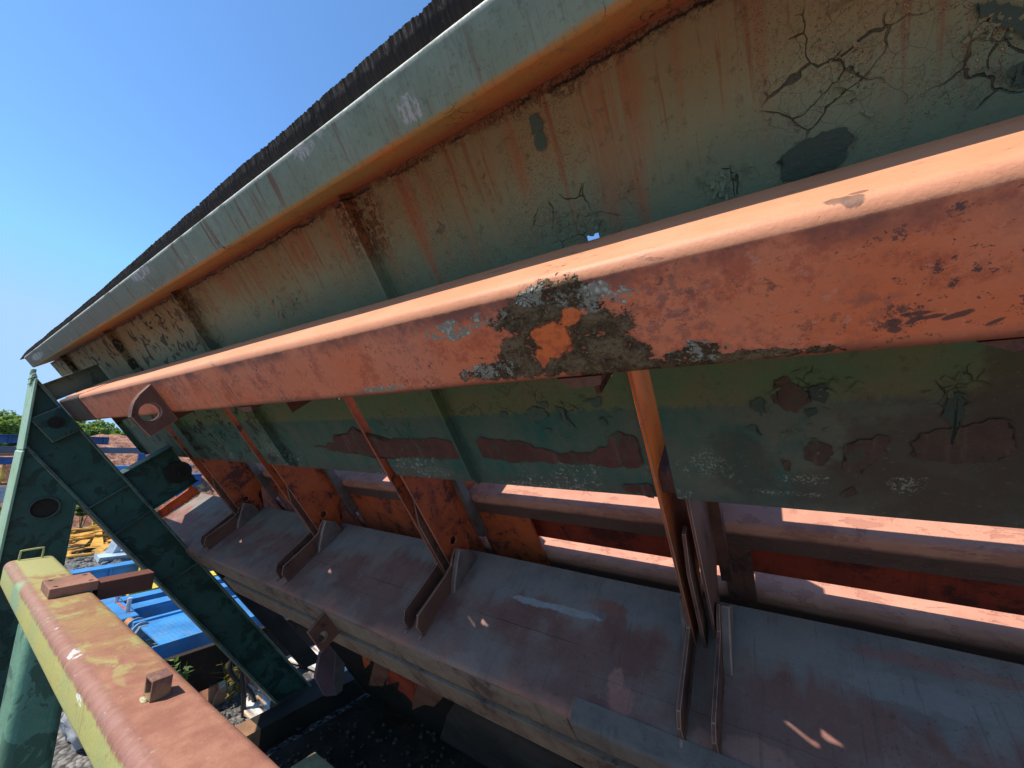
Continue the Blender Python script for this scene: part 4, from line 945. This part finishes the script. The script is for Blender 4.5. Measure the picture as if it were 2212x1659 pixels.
# ================================================================ ground
def ground_mat():
    m = M('dark_gravel')
    big = m.noise(.8, 4); st = m.vor(16, 'F1', out='Color'); d = m.vor(16, 'F1'); d2 = m.vor(41, 'F1', out='Color')
    sep = m.N.new('ShaderNodeSeparateColor'); m.L.new(st, sep.inputs[0]); sep2 = m.N.new('ShaderNodeSeparateColor'); m.L.new(d2, sep2.inputs[0])
    col = m.mix(sep.outputs[0], (0.105, 0.102, 0.098), (0.29, 0.275, 0.255))
    col = m.mix(m.mul(sep2.outputs[1], .5), col, (0.12, 0.10, 0.085))
    col = m.mix(m.mul(m.ss(d, .45, .8), .7), col, (0.03, 0.028, 0.026))
    col = m.mix(m.mul(m.ss(big, .5, .7), .4), col, (0.12, 0.095, 0.065))
    m.bump(m.inv(d), .05)
    return m.done(col, .9)
bm = NB(); bmesh.ops.create_grid(bm, x_segments=40, y_segments=40, size=900)
o = mesh_obj('ground', bm, ground_mat(), None, (0, 0, -GZ), smooth=0)
for v in o.data.vertices: v.co.z = 0
tag(o, kind='structure')
# loose stones near the foot of the machine
PEB = plain('grey_stone', (.15, .145, .135), .85)
rnd = random.Random(11); bm = NB()
for _ in range(900):
    px = (rnd.uniform(380, 560), rnd.uniform(1440, 1640)) if rnd.random() < .55 else (rnd.uniform(130, 330), rnd.uniform(1180, 1310))
    x, y, z = at_z(px, -GZ); s = rnd.uniform(.012, .045)*(1 if x > -9 else 1.8)
    q = Matrix.Rotation(rnd.uniform(0, 3), 3, (rnd.random(), rnd.random(), rnd.random()+.1))
    t = bmesh.ops.create_icosphere(bm, subdivisions=1, radius=s)
    for v in t['verts']: v.co = q @ Vector((v.co.x, v.co.y*rnd.uniform(.6, 1), v.co.z*rnd.uniform(.5, .9)))+Vector((x, y, z+s*.3))
o = mesh_obj('loose_gravel', bm, PEB, None, (-6, 2.4, -GZ), smooth=0); tag(o, kind='stuff')

# ================================================================ yard behind the frame
BLUE = plain('bright_blue_paint', (0.040, 0.205, 0.460), .5, amt=.45, scale=4, dirt=(.17, .21, .24))
DBLUE = plain('dull_blue_paint', (0.022, 0.085, 0.250), .5, amt=.4, scale=2, dirt=(.12, .07, .05))
YEL = plain('yellow_paint', (0.72, 0.50, 0.030), .5, amt=.2, dirt=(.25, .12, .03))
STEEL = plain('bright_steel', (.55, .56, .58), .35, metal=.6, amt=.2)
RUSTY = plain('rust_orange_steel', (.34, .15, .055), .7)
DARK = plain('black_steel', (.022, .020, .020), .6)
def single(name, bm, mats, base, label, cat, group=None, **k):
    o = mesh_obj(name, bm, mats, None, base, False, **k); return tag(o, label, cat, group)
# blue lying frame: stringer with pins, checker deck, cross beams
bf = thing('blue_platform', (-7.9, 2.6, -GZ), False, 'bright blue steel platform lying on the gravel with checker plate deck and two pins', 'platform')
bm = NB(); box(bm, -7.52, -6.50, 2.02, 4.6, -2.52, -2.50)
for i in range(34):
    for j in range(14):
        x, y = -7.36+.058*j+(.029 if i % 2 else 0), 2.08+i*.05
        prism(bm, [(x-.014, y, -2.4995), (x, y-.006, -2.4955), (x+.014, y, -2.4995), (x, y+.006, -2.4955)], (0, 0, -.001))
mesh_obj('checker_plate', bm, BLUE, bf)
bm = NB(); box(bm, -6.515, -6.49, 1.93, 4.6, -2.74, -2.485); mesh_obj('deck_edge', bm, BLUE, bf, bevel=.004)
bm = NB(); box(bm, -7.55, -7.48, 1.98, 4.6, -2.74, -2.47); mesh_obj('deck_edge', bm, BLUE, bf, bevel=.004)
for a, b in ((-8.45, -8.19), (-8.95, -8.72)):
    bm = NB(); box(bm, a, b, 2.14, 4.6, -2.545, -2.50); box(bm, (a+b)/2-.02, (a+b)/2+.02, 2.14, 4.6, -2.80, -2.546); box(bm, b-.03, b, 2.14, 4.6, -2.76, -2.5462); mesh_obj('cross_beam', bm, BLUE, bf, bevel=.004)
bm = NB(); box(bm, -9.2, -7.86, 1.90, 2.13, -2.78, -2.50); mesh_obj('stringer', bm, BLUE, bf, bevel=.015)
bm = NB(); box(bm, -8.75, -8.05, 2.045, 2.075, -2.4995, -2.496); mesh_obj('worn_strip', bm, plain('red_primer_strip', (.42, .10, .06), .6), bf)
for x in (-8.72, -8.12):
    bm = NB(); cyl(bm, (x, 2.05, -2.4955), (0.05, 0.02, 1), .028, .19, 14); mesh_obj('pin', bm, STEEL, bf)
bm = NB(); cyl(bm, (-7.86, 2.02, -2.56), (1, 0.05, 0), .055, .26, 18); mesh_obj('spindle', bm, RUSTY, bf)
bm = NB(); cyl(bm, (-7.60, 2.035, -2.56), (1, .05, 0), .11, .022, 28); cyl(bm, (-7.42, 2.045, -2.56), (1, .05, 0), .10, .03, 28); cyl(bm, (-7.578, 2.036, -2.56), (1, .05, 0), .062, .16, 6); cyl(bm, (-7.39, 2.046, -2.56), (1, .05, 0), .075, .07, 6); mesh_obj('nut', bm, plain('blue_grey_nut', (.20, .29, .40), .4, metal=.2), bf)
for x, y in ((-6.7, 4.3), (-8.9, 4.3), (-9.0, 2.0), (-7.0, 2.6)):
    bm = NB(); box(bm, x-.08, x+.08, y-.08, y+.08, -GZ, -2.79 if x < -7.6 else -2.53); mesh_obj('leg_block', bm, DBLUE, bf)
bm = NB(); box(bm, -7.47, -6.52, 2.9, 3.0, -2.72, -2.525); mesh_obj('joist', bm, DBLUE, bf)
# black plate edge in front
bm = NB(); box(bm, -6.09, -6.01, 1.86, 4.6, -2.525, -2.50); box(bm, -6.06, -6.04, 1.86, 4.6, -3.0, -2.5255); box(bm, -6.1, -6.0, 4.4, 4.6, -GZ, -3.0005); box(bm, -6.1, -6.0, 1.9, 2.0, -GZ, -3.0005)
single('edge_beam', bm, plain('brown_edge_steel', (.028, .020, .016), .8, dirt=(.10, .05, .03), spec=.15), (-6.05, 3, -GZ), 'black upright plate with a rusty brown top edge beside the blue platform', 'steel beam')
# far blue girder and yellow pieces
bm = NB(); box(bm, -11.45, -11.15, 1.90, 4.6, -2.54, -2.50); box(bm, -11.22, -11.19, 1.90, 4.6, -2.86, -2.541); box(bm, -11.45, -11.15, 1.9, 4.6, -2.90, -2.861); box(bm, -11.19, -11.15, 2.45, 2.48, -2.86, -2.541); box(bm, -11.4, -11.2, 2.0, 2.3, -GZ, -2.901); box(bm, -11.4, -11.2, 4.2, 4.5, -GZ, -2.901)
single('blue_girder', bm, BLUE, (-11.3, 3.2, -GZ), 'blue girder with worn top edge lying beyond the blue platform', 'girder', bevel=.004)
bm = NB(); prism(bm, [(-10.95, 2.84, -2.95), (-10.95, 3.35, -2.95), (-10.95, 3.35, -2.45), (-10.95, 2.95, -2.35), (-10.95, 2.86, -2.5)], (-.1, 0, 0)); box(bm, -11.05, -10.7, 2.8, 3.4, -GZ, -2.951)
single('yellow_bracket', bm, YEL, (-10.9, 3.1, -GZ), 'yellow upright bracket standing in front of the far blue girder', 'bracket', bevel=.005)
bm = NB(); box(bm, -9.38, -9.06, 2.27, 3.6, -2.56, -2.50); box(bm, -9.34, -9.10, 2.31, 3.6, -2.70, -2.5605); box(bm, -9.3, -9.15, 3.3, 3.5, -GZ, -2.7005); box(bm, -9.3, -9.15, 2.4, 2.5, -GZ, -2.7005)
single('yellow_beam', bm, YEL, (-9.2, 2.9, -GZ), 'flat yellow beam resting behind the blue cross beams', 'steel beam', bevel=.005)
bm = NB(); box(bm, -21.2, -20.7, 3.75, 4.6, -2.72, -2.60); prism(bm, [(-21.1, 3.98, -2.599), (-21.1, 4.4, -2.599), (-21.1, 4.35, -2.25), (-21.1, 4.05, -2.1)], (.25, 0, 0)); box(bm, -21, -20.9, 3.9, 4.5, -GZ, -2.7205)
single('yellow_hopper', bm, YEL, (-20.9, 4.1, -GZ), 'small yellow stand beside the leafy weed by the blue bin', 'stand', bevel=.01)
bm = NB(); box(bm, -23.2, -22.4, 3.2, 7.5, -GZ, -1.55); box(bm, -23.25, -22.35, 3.15, 7.55, -1.549, -1.50)
for y in (3.9, 5.0, 6.1): box(bm, -22.399, -22.34, y, y+.08, -GZ, -1.56)
single('blue_bin', bm, DBLUE, (-22.8, 5, -GZ), 'dark blue steel bin behind the pile of yellow scrap', 'bin', bevel=.01)

# pile of bent yellow and orange scrap bars
OCH = plain('ochre_scrap_paint', (.56, .29, .045), .6, dirt=(.20, .09, .03), amt=.5)
rnd = random.Random(21); proto = []
def scrap_mesh(kind):
    bm = NB(); L = rnd.uniform(.9, 1.7)
    if kind == 0: prism(bm, [(-.06, -L/2, 0), (.06, -L/2, 0), (.03, L/2, .02), (-.05, L/2, .02)], (0, 0, .045))
    elif kind == 1: tube(bm, smooth_path([(0, -L/2, .03), (.05, -.2, .05), (-.04, .3, .03), (.06, L/2, .06)], 4), .035, 8)
    else:
        prism(bm, [(-.14, -L/2.4, 0), (.12, -L/2.2, 0), (.05, L/3, .015), (-.05, L/2.2, .03)], (0, 0, .02))
    return bm
names = {0: 'flat_bar', 1: 'bent_pipe', 2: 'scrap_plate'}
words = {0: 'straight orange yellow flat bar in the scrap pile on the gravel', 1: 'crooked ochre pipe in the scrap pile on the gravel', 2: 'tapered torn ochre plate in the scrap pile on the gravel'}
for k in range(3):
    o = mesh_obj(names[k], scrap_mesh(k), OCH, None, (0, 0, 0), bevel=.004); proto.append(o)
cnt = [0, 0, 0]
for i in range(54):
    k = rnd.choice((0, 0, 1, 2, 2))
    o = proto[k]
    if cnt[k]: o = proto[k].copy(); COL.objects.link(o)
    cnt[k] += 1
    px = (rnd.uniform(155, 300), rnd.uniform(1158, 1196)); x, y, z = at_z(px, -GZ); hgt = rnd.uniform(0, .5)*max(0, 1-abs(px[1]-1176)/26)
    o.location = Vector((x, y, hgt+.02))*S; s = S*rnd.uniform(.7, 1.15); o.scale = (s, s, s)
    o.rotation_euler = (rnd.uniform(-.16, .16), rnd.uniform(-.2, .2), rnd.gauss(0.1, .5))
    tag(o, words[k], {0: 'flat bar', 1: 'pipe', 2: 'scrap plate'}[k], {0: 'flat bars in the scrap pile', 1: 'pipes in the scrap pile', 2: 'plates in the scrap pile'}[k])
bm = NB(); P = [at_z(p, -3.12) for p in ((160, 1172), (150, 1196), (158, 1201), (240, 1192), (300, 1186))]; tube(bm, smooth_path(P, 4), .045, 8)
single('angled_pipe', bm, OCH, P[2], 'orange pipe bent to a corner lying in front of the yellow scrap pile', 'pipe')
bm = NB(); x, y, z = at_z((250, 1206), -GZ)
prism(bm, [(x-.5, y-.35, z), (x+.3, y-.4, z), (x+.5, y+.3, z), (x-.2, y+.5, z)], (0.1, 0, .16)); prism(bm, [(x-.2, y-.2, z+.161), (x+.1, y-.1, z+.161), (x+.05, y+.05, z+.161), (x-.1, y+.05, z+.161)], (0.05, .1, .35)); tube(bm, smooth_path([(x-.1, y, z+.4), (x+.2, y+.1, z+.6), (x+.5, y+.4, z+.3), (x+.4, y+.6, z+.05)], 5), .03, 8)
single('grey_casting', bm, plain('pale_grey_blue', (.34, .42, .50), .5), (x, y, z), 'pale grey machine casting with a black cable behind the blue girder', 'machine part', bevel=.02)

PB_ = plain('pale_blue_offcut', (.20, .38, .52), .5, amt=.4)
rnd = random.Random(4)
for i, (p, wrd) in enumerate((((160, 1190), 'pale blue offcut at the left end of the yellow scrap pile'), ((255, 1178), 'pale blue torn plate near the right end of the yellow scrap pile'), ((232, 1200), 'small pale blue strip in front of the yellow scrap pile'), ((300, 1198), 'pale blue lid beside the grey machine casting'))):
    x, y, z = at_z(p, -GZ); bm = NB(); a = rnd.uniform(.25, .5)
    prism(bm, [(x-a, y-.1, z+.12), (x+a*.6, y-.16, z+.02), (x+a, y+.12, z+.06), (x-a*.4, y+.2, z+.16)], (0, 0, .025)); single('blue_offcut', bm, PB_, (x, y, z), wrd, 'offcut', bevel=.004)
# striped trough, rusty white sheets, hose
def stripe_mat():
    m = M('white_and_rust_stripes'); s = m.ss(m.math('SINE', m.mul(m.Y, 18)), .1, .5)
    n = m.noise(3, 5)
    c = m.mix(s, (.50, .47, .40), (.28, .10, .05)); c = m.mix(m.ss(n, .5, .65), c, (.40, .20, .12)); m.bump(n, .01); return m.done(c, .7)
bm = NB(); prism_x(bm, arc(2.75, -GZ, .30, 0, 180, 10), -6.0, -5.95); prism(bm, [(-6.9, 2.42, -GZ), (-6.0, 2.42, -GZ), (-6.0, 3.1, -GZ), (-6.9, 3.1, -GZ)], (0, 0, .22)); prism(bm, [(-6.95, 2.36, -2.979), (-6.3, 2.36, -2.979), (-6.1, 3.3, -2.93), (-6.95, 3.3, -2.93)], (0, 0, .03))
single('striped_trough', bm, stripe_mat(), (-6.4, 2.7, -GZ), 'white trough with rust stripes half hidden behind the yellow beam', 'trough', bevel=.008)
def sheet_mat():
    m = M('rusty_white_sheet'); n = m.noise(4, 5); r = m.noise(1, 5, .65, stretch=(4, 14, 4))
    c = m.mix(m.ss(r, .46, .60), (.62, .60, .55), (.52, .26, .11)); m.bump(m.math('SINE', m.mul(m.Y, 60)), .012); return m.done(c, .6)
SH = sheet_mat()
def sheet(pts, z, base_i, label):
    bm = NB(); P = [Vector(at_z(p, z)) for p in pts]
    n = 14; V = [[bm.verts.new(P[0].lerp(P[1], i/n).lerp(P[3].lerp(P[2], i/n), j/n)+Vector((0, 0, .05*mnoise.noise(Vector((i*.4, j*.4, base_i)))))) for j in range(n+1)] for i in range(n+1)]
    fs = [bm.faces.new((V[i][j], V[i+1][j], V[i+1][j+1], V[i][j+1])) for i in range(n) for j in range(n)]
    r = bmesh.ops.extrude_face_region(bm, geom=fs)
    for v in [g for g in r['geom'] if isinstance(g, bmesh.types.BMVert)]: v.co.z -= .02
    single('metal_sheet', bm, SH, (P[0].x, P[0].y, -GZ), label, 'metal sheet')
sheet([(536, 1448), (526, 1548), (640, 1560), (640, 1440)], -3.10, 1, 'rust streaked white metal sheet on the gravel beside the black hose')
sheet([(600, 1330), (560, 1400), (760, 1480), (760, 1330)], -3.15, 2, 'bright white and orange metal sheet on the ground beyond the dark leg')
bm = NB()
H1 = [at_x(p, -5.45) for p in ((516, 1400), (522, 1450), (526, 1500), (526, 1562))]
H2 = [at_x(p, -5.5) for p in ((514, 1405), (501, 1425), (497, 1445), (508, 1466), (528, 1480), (545, 1500), (550, 1530), (546, 1560))]
tube(bm, smooth_path(H1, 6), .026, 10); tube(bm, smooth_path(H2, 6), .026, 10)
single('rubber_hose', bm, plain('black_hose_rubber', (.025, .026, .030), .35), (-5.45, 2.5, -GZ), 'black rubber hose looping down beside the green leaning beam', 'hose')
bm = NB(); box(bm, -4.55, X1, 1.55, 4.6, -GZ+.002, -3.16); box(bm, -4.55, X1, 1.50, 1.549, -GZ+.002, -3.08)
single('shade_tray', bm, plain('shade_black_tray', (.040, .031, .024), .8, spec=.08, dirt=(.09, .06, .04), amt=.6), (-1.3, 3, -GZ), 'added black tray standing in for the deep shade under the grey deck', 'tray')  # added to blacken the shaded ground under the deck
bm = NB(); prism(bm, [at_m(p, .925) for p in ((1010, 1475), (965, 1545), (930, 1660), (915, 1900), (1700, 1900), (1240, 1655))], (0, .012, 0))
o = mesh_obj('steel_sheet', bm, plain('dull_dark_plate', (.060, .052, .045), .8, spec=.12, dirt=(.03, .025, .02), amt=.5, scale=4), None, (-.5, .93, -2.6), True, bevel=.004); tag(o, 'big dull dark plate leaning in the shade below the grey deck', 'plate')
bm = NB(); rnd = random.Random(15)
for _ in range(110):
    px = (rnd.uniform(540, 980), rnd.uniform(1560, 1660)); x, y, z = at_z(px, -3.15); q = rnd.uniform(.010, .028)
    t = bmesh.ops.create_icosphere(bm, subdivisions=1, radius=q)
    for v in t['verts']: v.co = Vector((v.co.x*rnd.uniform(.7, 1.3)+x, v.co.y+y, v.co.z*.6+z+q*.3))
o = mesh_obj('spilled_stone', bm, plain('spilled_stone', (.060, .048, .038), .9), None, (-2, 3, -3.15), smooth=0); tag(o, kind='stuff')
# octagonal foot plate with grey rim, in the gap under the deck
pl = [(-4.6, a, b) for a, b in [(.994, -3.719), (.843, -3.721), (.667, -3.891), (.627, -4.186), (.700, -4.30), (.760, -4.141), (.929, -3.922)]]
fp = thing('jack_plate', W(-4.6, .8, -4.0), False, 'plum coloured faceted plate with a grey rim standing behind the leaning beam', 'plate')
bm = NB(); prism(bm, [W(*p) for p in pl], (-.05, 0, 0)); mesh_obj('face_plate', bm, plain('plum_plate', (.23, .115, .125), .65), fp)
rim = [W(-4.59, a, b) for a, b in [(.994, -3.719), (1.056, -4.05), (.974, -4.101), (.776, -4.34), (.700, -4.30), (.760, -4.141), (.929, -3.922)]]
bm = NB(); prism(bm, rim, (-.12, 0, 0)); mesh_obj('rim', bm, PALEB, fp, bevel=.006)
bm = NB(); box(bm, -4.02, -3.5, 2.38, 2.62, -GZ, -3.0); single('base_piece', bm, plain('pale_base_tone', (.42, .36, .20), .8, dirt=(.30, .14, .10), amt=.6), (-3.8, 2.5, -GZ), 'pale yellowish block on the ground below the dark machine', 'block', bevel=.01)  # second base piece of the machine, in a pale yellowish tone

bm = NB(); sx, sy, sz = at_z((150, 1625), -GZ)
bmesh.ops.create_icosphere(bm, subdivisions=4, radius=.34)
for v in bm.verts:
    d = v.co.normalized(); k = 1+.16*mnoise.noise(d*3)+.07*mnoise.noise(d*9)
    v.co = Vector((d.x*.42*k+sx-.1, d.y*.34*k+sy+.28, -GZ+.26+max(-.26, d.z*.40*k)))
single('canvas_sack', bm, plain('pale_canvas', (.40, .41, .43), .8, dirt=(.12, .12, .13), amt=.5, scale=9), (sx, sy, -GZ), 'pale grey lumpy sack on the ground behind the green post', 'sack')
# far gantry and stock pile
gt = thing('blue_gantry', (-20, 2.6, -GZ), False, 'weathered blue gantry of stacked girders on posts in front of the trees', 'gantry')
bm = NB(); box(bm, -20.1, -19.95, -1.5, 3.74, -.19, .05)
for y in (-.6, .1, .8, 1.5, 2.2, 2.9, 3.6): box(bm, -19.949, -19.9, y, y+.04, -.19, .05)
box(bm, -20.15, -19.85, -1.5, 3.72, .051, .075)
mesh_obj('top_girder', bm, DBLUE, gt, bevel=.004)
bm = NB(); box(bm, -20.1, -19.9, -1.5, 4.7, -.50, -.29); mesh_obj('lower_girder', bm, plain('grey_blue_rusted', (.10, .13, .18), .6, dirt=(.25, .11, .06), amt=.6, scale=2), gt, bevel=.004)
bm = NB(); box(bm, -20.0, -19.85, -1.5, 1.84, -.58, -.505); mesh_obj('rust_strip', bm, RUSTY, gt)
bm = NB(); box(bm, -20.1, -19.8, -1.5, 1.90, -.84, -.62); mesh_obj('low_girder', bm, DBLUE, gt, bevel=.004)
for y in (1.79, -1.2):
    bm = NB(); box(bm, -20.0, -19.78, y-.10, y+.10, -GZ, -.84); mesh_obj('post', bm, DBLUE, gt, bevel=.004)
bm = NB(); box(bm, -20.0, -19.9, 4.6, 4.8, -GZ, -.505); mesh_obj('post', bm, DBLUE, gt)
bm = NB()
for i in range(12): tube(bm, [(-19.93, 1.56+i*.025, -.85), (-19.93, 1.56+i*.025, -1.37)], .006, 4)
for i in range(18): tube(bm, [(-19.93, 1.55, -.86-i*.03), (-19.93, 1.86, -.86-i*.03)], .006, 4)
mesh_obj('wire_mesh', bm, RUSTY, gt)
bm = NB(); box(bm, -20.0, -19.93, 1.50, 1.55, -1.4, -.85); mesh_obj('yellow_strip', bm, YEL, gt)
bm = NB(); box(bm, -20.0, -19.7, -1.5, 1.9, -1.46, -1.40); mesh_obj('rust_rail', bm, RUSTY, gt)
bm = NB(); box(bm, -19.77, -19.55, 1.50, 1.66, -1.97, -1.50); box(bm, -19.549, -19.51, 1.53, 1.63, -1.62, -1.54); cyl(bm, (-19.549, 1.58, -1.72), (1, 0, 0), .05, .05, 16); box(bm, -19.70, -19.66, 1.56, 1.60, -GZ, -1.971)
single('switch_box', bm, plain('light_grey_box', (.36, .39, .42), .5), (-19.65, 1.74, -GZ), 'light grey electric box fixed low in front of the blue post', 'electric box', bevel=.01)
bm = NB(); box(bm, -20.2, -19.6, 3.9, 6.2, -1.30, -.95); box(bm, -19.599, -19.55, 4.4, 4.46, -1.30, -.93); box(bm, -19.9, -19.7, 5.9, 6.1, -GZ, -1.3005); box(bm, -19.9, -19.7, 4.0, 4.2, -GZ, -1.3005)
single('blue_trough', bm, BLUE, (-19.9, 5, -GZ), 'bright blue channel in front of the red brown stock pile', 'channel', bevel=.02)
def pile_mat():
    m = M('red_brown_scrap_heap'); n = m.noise(5, 6, .7); v = m.vor(3.5, 'F1', out='Color'); sp = m.N.new('ShaderNodeSeparateColor'); m.L.new(v, sp.inputs[0])
    c = m.mix(sp.outputs[0], (.20, .085, .050), (.44, .21, .125)); c = m.mix(m.ss(n, .5, .62), c, (.13, .06, .045)); m.bump(n, .12); return m.done(c, .9)
bm = NB(); bmesh.ops.create_grid(bm, x_segments=110, y_segments=140, size=1)
for v in bm.verts:
    a, b = v.co.x, v.co.y; r = math.sqrt(a*a+b*b); h = max(0, 1-r**2.2)
    p = Vector((-29+a*8, 7.0+b*9.5, 0))
    h = 3.35*h*(1+.10*mnoise.noise(p*.35)) + (.20*abs(mnoise.noise(p*1.5))+.13*abs(mnoise.noise(p*3.4)))*min(1, h*4)
    v.co = Vector((p.x, p.y, -GZ-.02+h))
single('stock_pile', bm, pile_mat(), (-29, 7, -GZ), 'red brown heap of rusty scrap behind the blue gantry', 'scrap heap', smooth=0)

# ---------------------------------------------------------------- plants and trees
def leaf_mat(name, c, off=(0, 0, 0)):
    m = M(name, off); n = m.noise(2.5, 4); g = m.N.new('ShaderNodeObjectInfo')
    col = m.mix(m.ss(n, .35, .65), tuple(x*.65 for x in c), tuple(min(1, x*1.35) for x in c))
    mm = m.done(col, .55, spec=.3); m.b.inputs['Subsurface Weight'].default_value = 0.0
    tr = m.N.new('ShaderNodeBsdfTranslucent'); ad = m.N.new('ShaderNodeMixShader'); ad.inputs[0].default_value = .35
    m.L.new(m.mix(0.5, col, (c[0]*1.6, c[1]*1.6, c[2]*.6)), tr.inputs[0]); out = m.N['Material Output']
    m.L.new(m.b.outputs[0], ad.inputs[1]); m.L.new(tr.outputs[0], ad.inputs[2]); m.L.new(ad.outputs[0], out.inputs[0])
    return mm
LEAF = leaf_mat('leaf_green', (.19, .28, .060)); LEAF2 = leaf_mat('weed_green', (.13, .20, .045)); LEAFR = leaf_mat('reddish_weed', (.20, .16, .045))
BARK = plain('bark', (.07, .05, .035), .9)
def leaf(bm, c, d, n, L, Wd):
    d = d.normalized(); s = d.cross(n).normalized()*Wd
    P = [c, c+d*L*.35+s, c+d*L, c+d*L*.35-s]
    bm.faces.new([bm.verts.new(p) for p in P])
def tree(i, x, y, h, label):
    rnd = random.Random(100+i); base = (x, y, -GZ)
    t = thing('broadleaf_tree', base, False, label, 'tree', 'trees behind the yard')
    bm = NB(); tube(bm, [(x, y, -GZ), (x+.1, y, -GZ+h*.3), (x-.1, y+.2, -GZ+h*.6)], [.35, .28, .12], 8)
    for _ in range(6):
        a = rnd.uniform(0, 6.28); tube(bm, [(x, y, -GZ+h*rnd.uniform(.25, .4)), (x+math.cos(a)*h*.16, y+math.sin(a)*h*.16, -GZ+h*.55), (x+math.cos(a)*h*.27, y+math.sin(a)*h*.27, -GZ+h*.68)], [.16, .10, .04], 6)
    mesh_obj('trunk', bm, BARK, t)
    bm = NB(); cl = []
    for _ in range(40):
        a = rnd.uniform(0, 6.28); e = rnd.random(); rr = h*.40*math.sqrt(rnd.random())
        cl.append((Vector((x+math.cos(a)*rr, y+math.sin(a)*rr, -GZ+h*(.06+.88*e*(1-.45*(rr/(h*.40))**2)))), h*rnd.uniform(.07, .14)))
    for c, r in cl:
        for _ in range(95):
            d = Vector((rnd.gauss(0, 1), rnd.gauss(0, 1), rnd.gauss(0, .8))).normalized()
            p = c+d*r*(rnd.uniform(.55, 1.0)); n = (d+Vector((rnd.gauss(0, .5), rnd.gauss(0, .5), rnd.gauss(.4, .5)))).normalized()
            q = Vector((rnd.gauss(0, 1), rnd.gauss(0, 1), rnd.gauss(-.3, 1))); leaf(bm, p, q, n, rnd.uniform(.5, .95), rnd.uniform(.2, .36))
    mesh_obj('crown', bm, LEAF, t, smooth=0)
TREES = [(-150, 3, 10.5), (-152, 9.5, 9.6), (-156, 15, 10.0), (-150, 20, 8.4), (-158, 26, 9.0), (-150, 31, 7.4), (-160, 37, 7.6), (-146, -4, 9.4), (-185, 50, 9.5), (-165, 22, 10.2), (-170, 12, 11.0), (-172, 30, 9.6), (-176, 41, 9.0), (-165, 6, 11.0)]
tw = ['tall rounded tree nearest the green column', 'broad tree just right of the green column', 'tree seen under the rail end, wide crown', 'low bushy tree above the red brown heap', 'dense tree over the middle of the heap',
      'small tree at the foot of the heap skyline', 'distant low tree seen through the panel gap', 'tree at the frame edge beyond the gantry', 'hazy far tree low on the skyline', 'taller tree behind the bushy one above the heap', 'back row tree between the column and the broad tree', 'back row tree over the right of the heap', 'far back row tree by the low skyline gap', 'tall back row tree behind the green column']
for i, (x, y, h) in enumerate(TREES): tree(i, x, y, h, tw[i])
def weed(name, px, z, h, n, L, mat, label, seed, spread=.5, xplane=None):
    rnd = random.Random(seed); P = Vector(at_x(px, xplane)) if xplane else Vector(at_z(px, z)); P.z = z
    t = thing(name, tuple(P), False, label, 'weed')
    st = NB(); lf = NB(); k = max(2, n//12)
    for s in range(k):
        a = rnd.uniform(0, 6.28); top = P+Vector((math.cos(a)*spread*h*rnd.random(), math.sin(a)*spread*h*rnd.random(), h*rnd.uniform(.6, 1)))
        mid = P.lerp(top, .5)+Vector((0, 0, h*.08)); tube(st, [P, mid, top], [.006*h+.003, .005*h+.002, .002], 5)
        for j in range(n//k):
            tt = rnd.uniform(.25, 1); c = P.lerp(mid, tt*2) if tt < .5 else mid.lerp(top, tt*2-1)
            d = Vector((rnd.gauss(0, 1), rnd.gauss(0, 1), rnd.uniform(-.2, .7))); leaf(lf, c, d, Vector((rnd.gauss(0, .3), rnd.gauss(0, .3), 1)), L*rnd.uniform(.6, 1.2), L*rnd.uniform(.14, .3) if L < .2 else L*rnd.uniform(.3, .45))
    mesh_obj('stem', st, plain('stem_'+name, (.12, .14, .05), .7), t); mesh_obj('foliage', lf, mat, t, smooth=0)
weed('leafy_weed', (172, 1150), -GZ, 1.75, 70, .34, LEAF2, 'round leaved green weed growing in front of the dark blue bin', 1, .25)
weed('roadside_bush', (4, 1150), -GZ, 1.5, 130, .22, LEAF2, 'bushy green weed growing under the grey electric box', 2, .5)
weed('grass_tuft', (386, 1478), -GZ, .84, 70, .085, LEAF2, 'bright green narrow leaved tuft beside the worn yellow beam', 3, .16, -5.8)
weed('red_weed', (495, 1520), -GZ, .55, 60, .15, LEAFR, 'reddish green weed growing next to the black hose', 4, .4)
weed('seedling', (440, 1500), -GZ, .35, 24, .12, LEAF2, 'small pale seedling in the gravel in front of the striped trough', 5, .4)
weed('thin_weed', (598, 1385), -GZ, .8, 24, .10, LEAF2, 'thin dark weed in front of the bright sheet behind the leg', 6, .15)
weed('ditch_weed', (385, 1105), -GZ, 1.9, 90, .2, LEAF2, 'yellow green weed seen past the upturned deck end', 7, .5, -16)
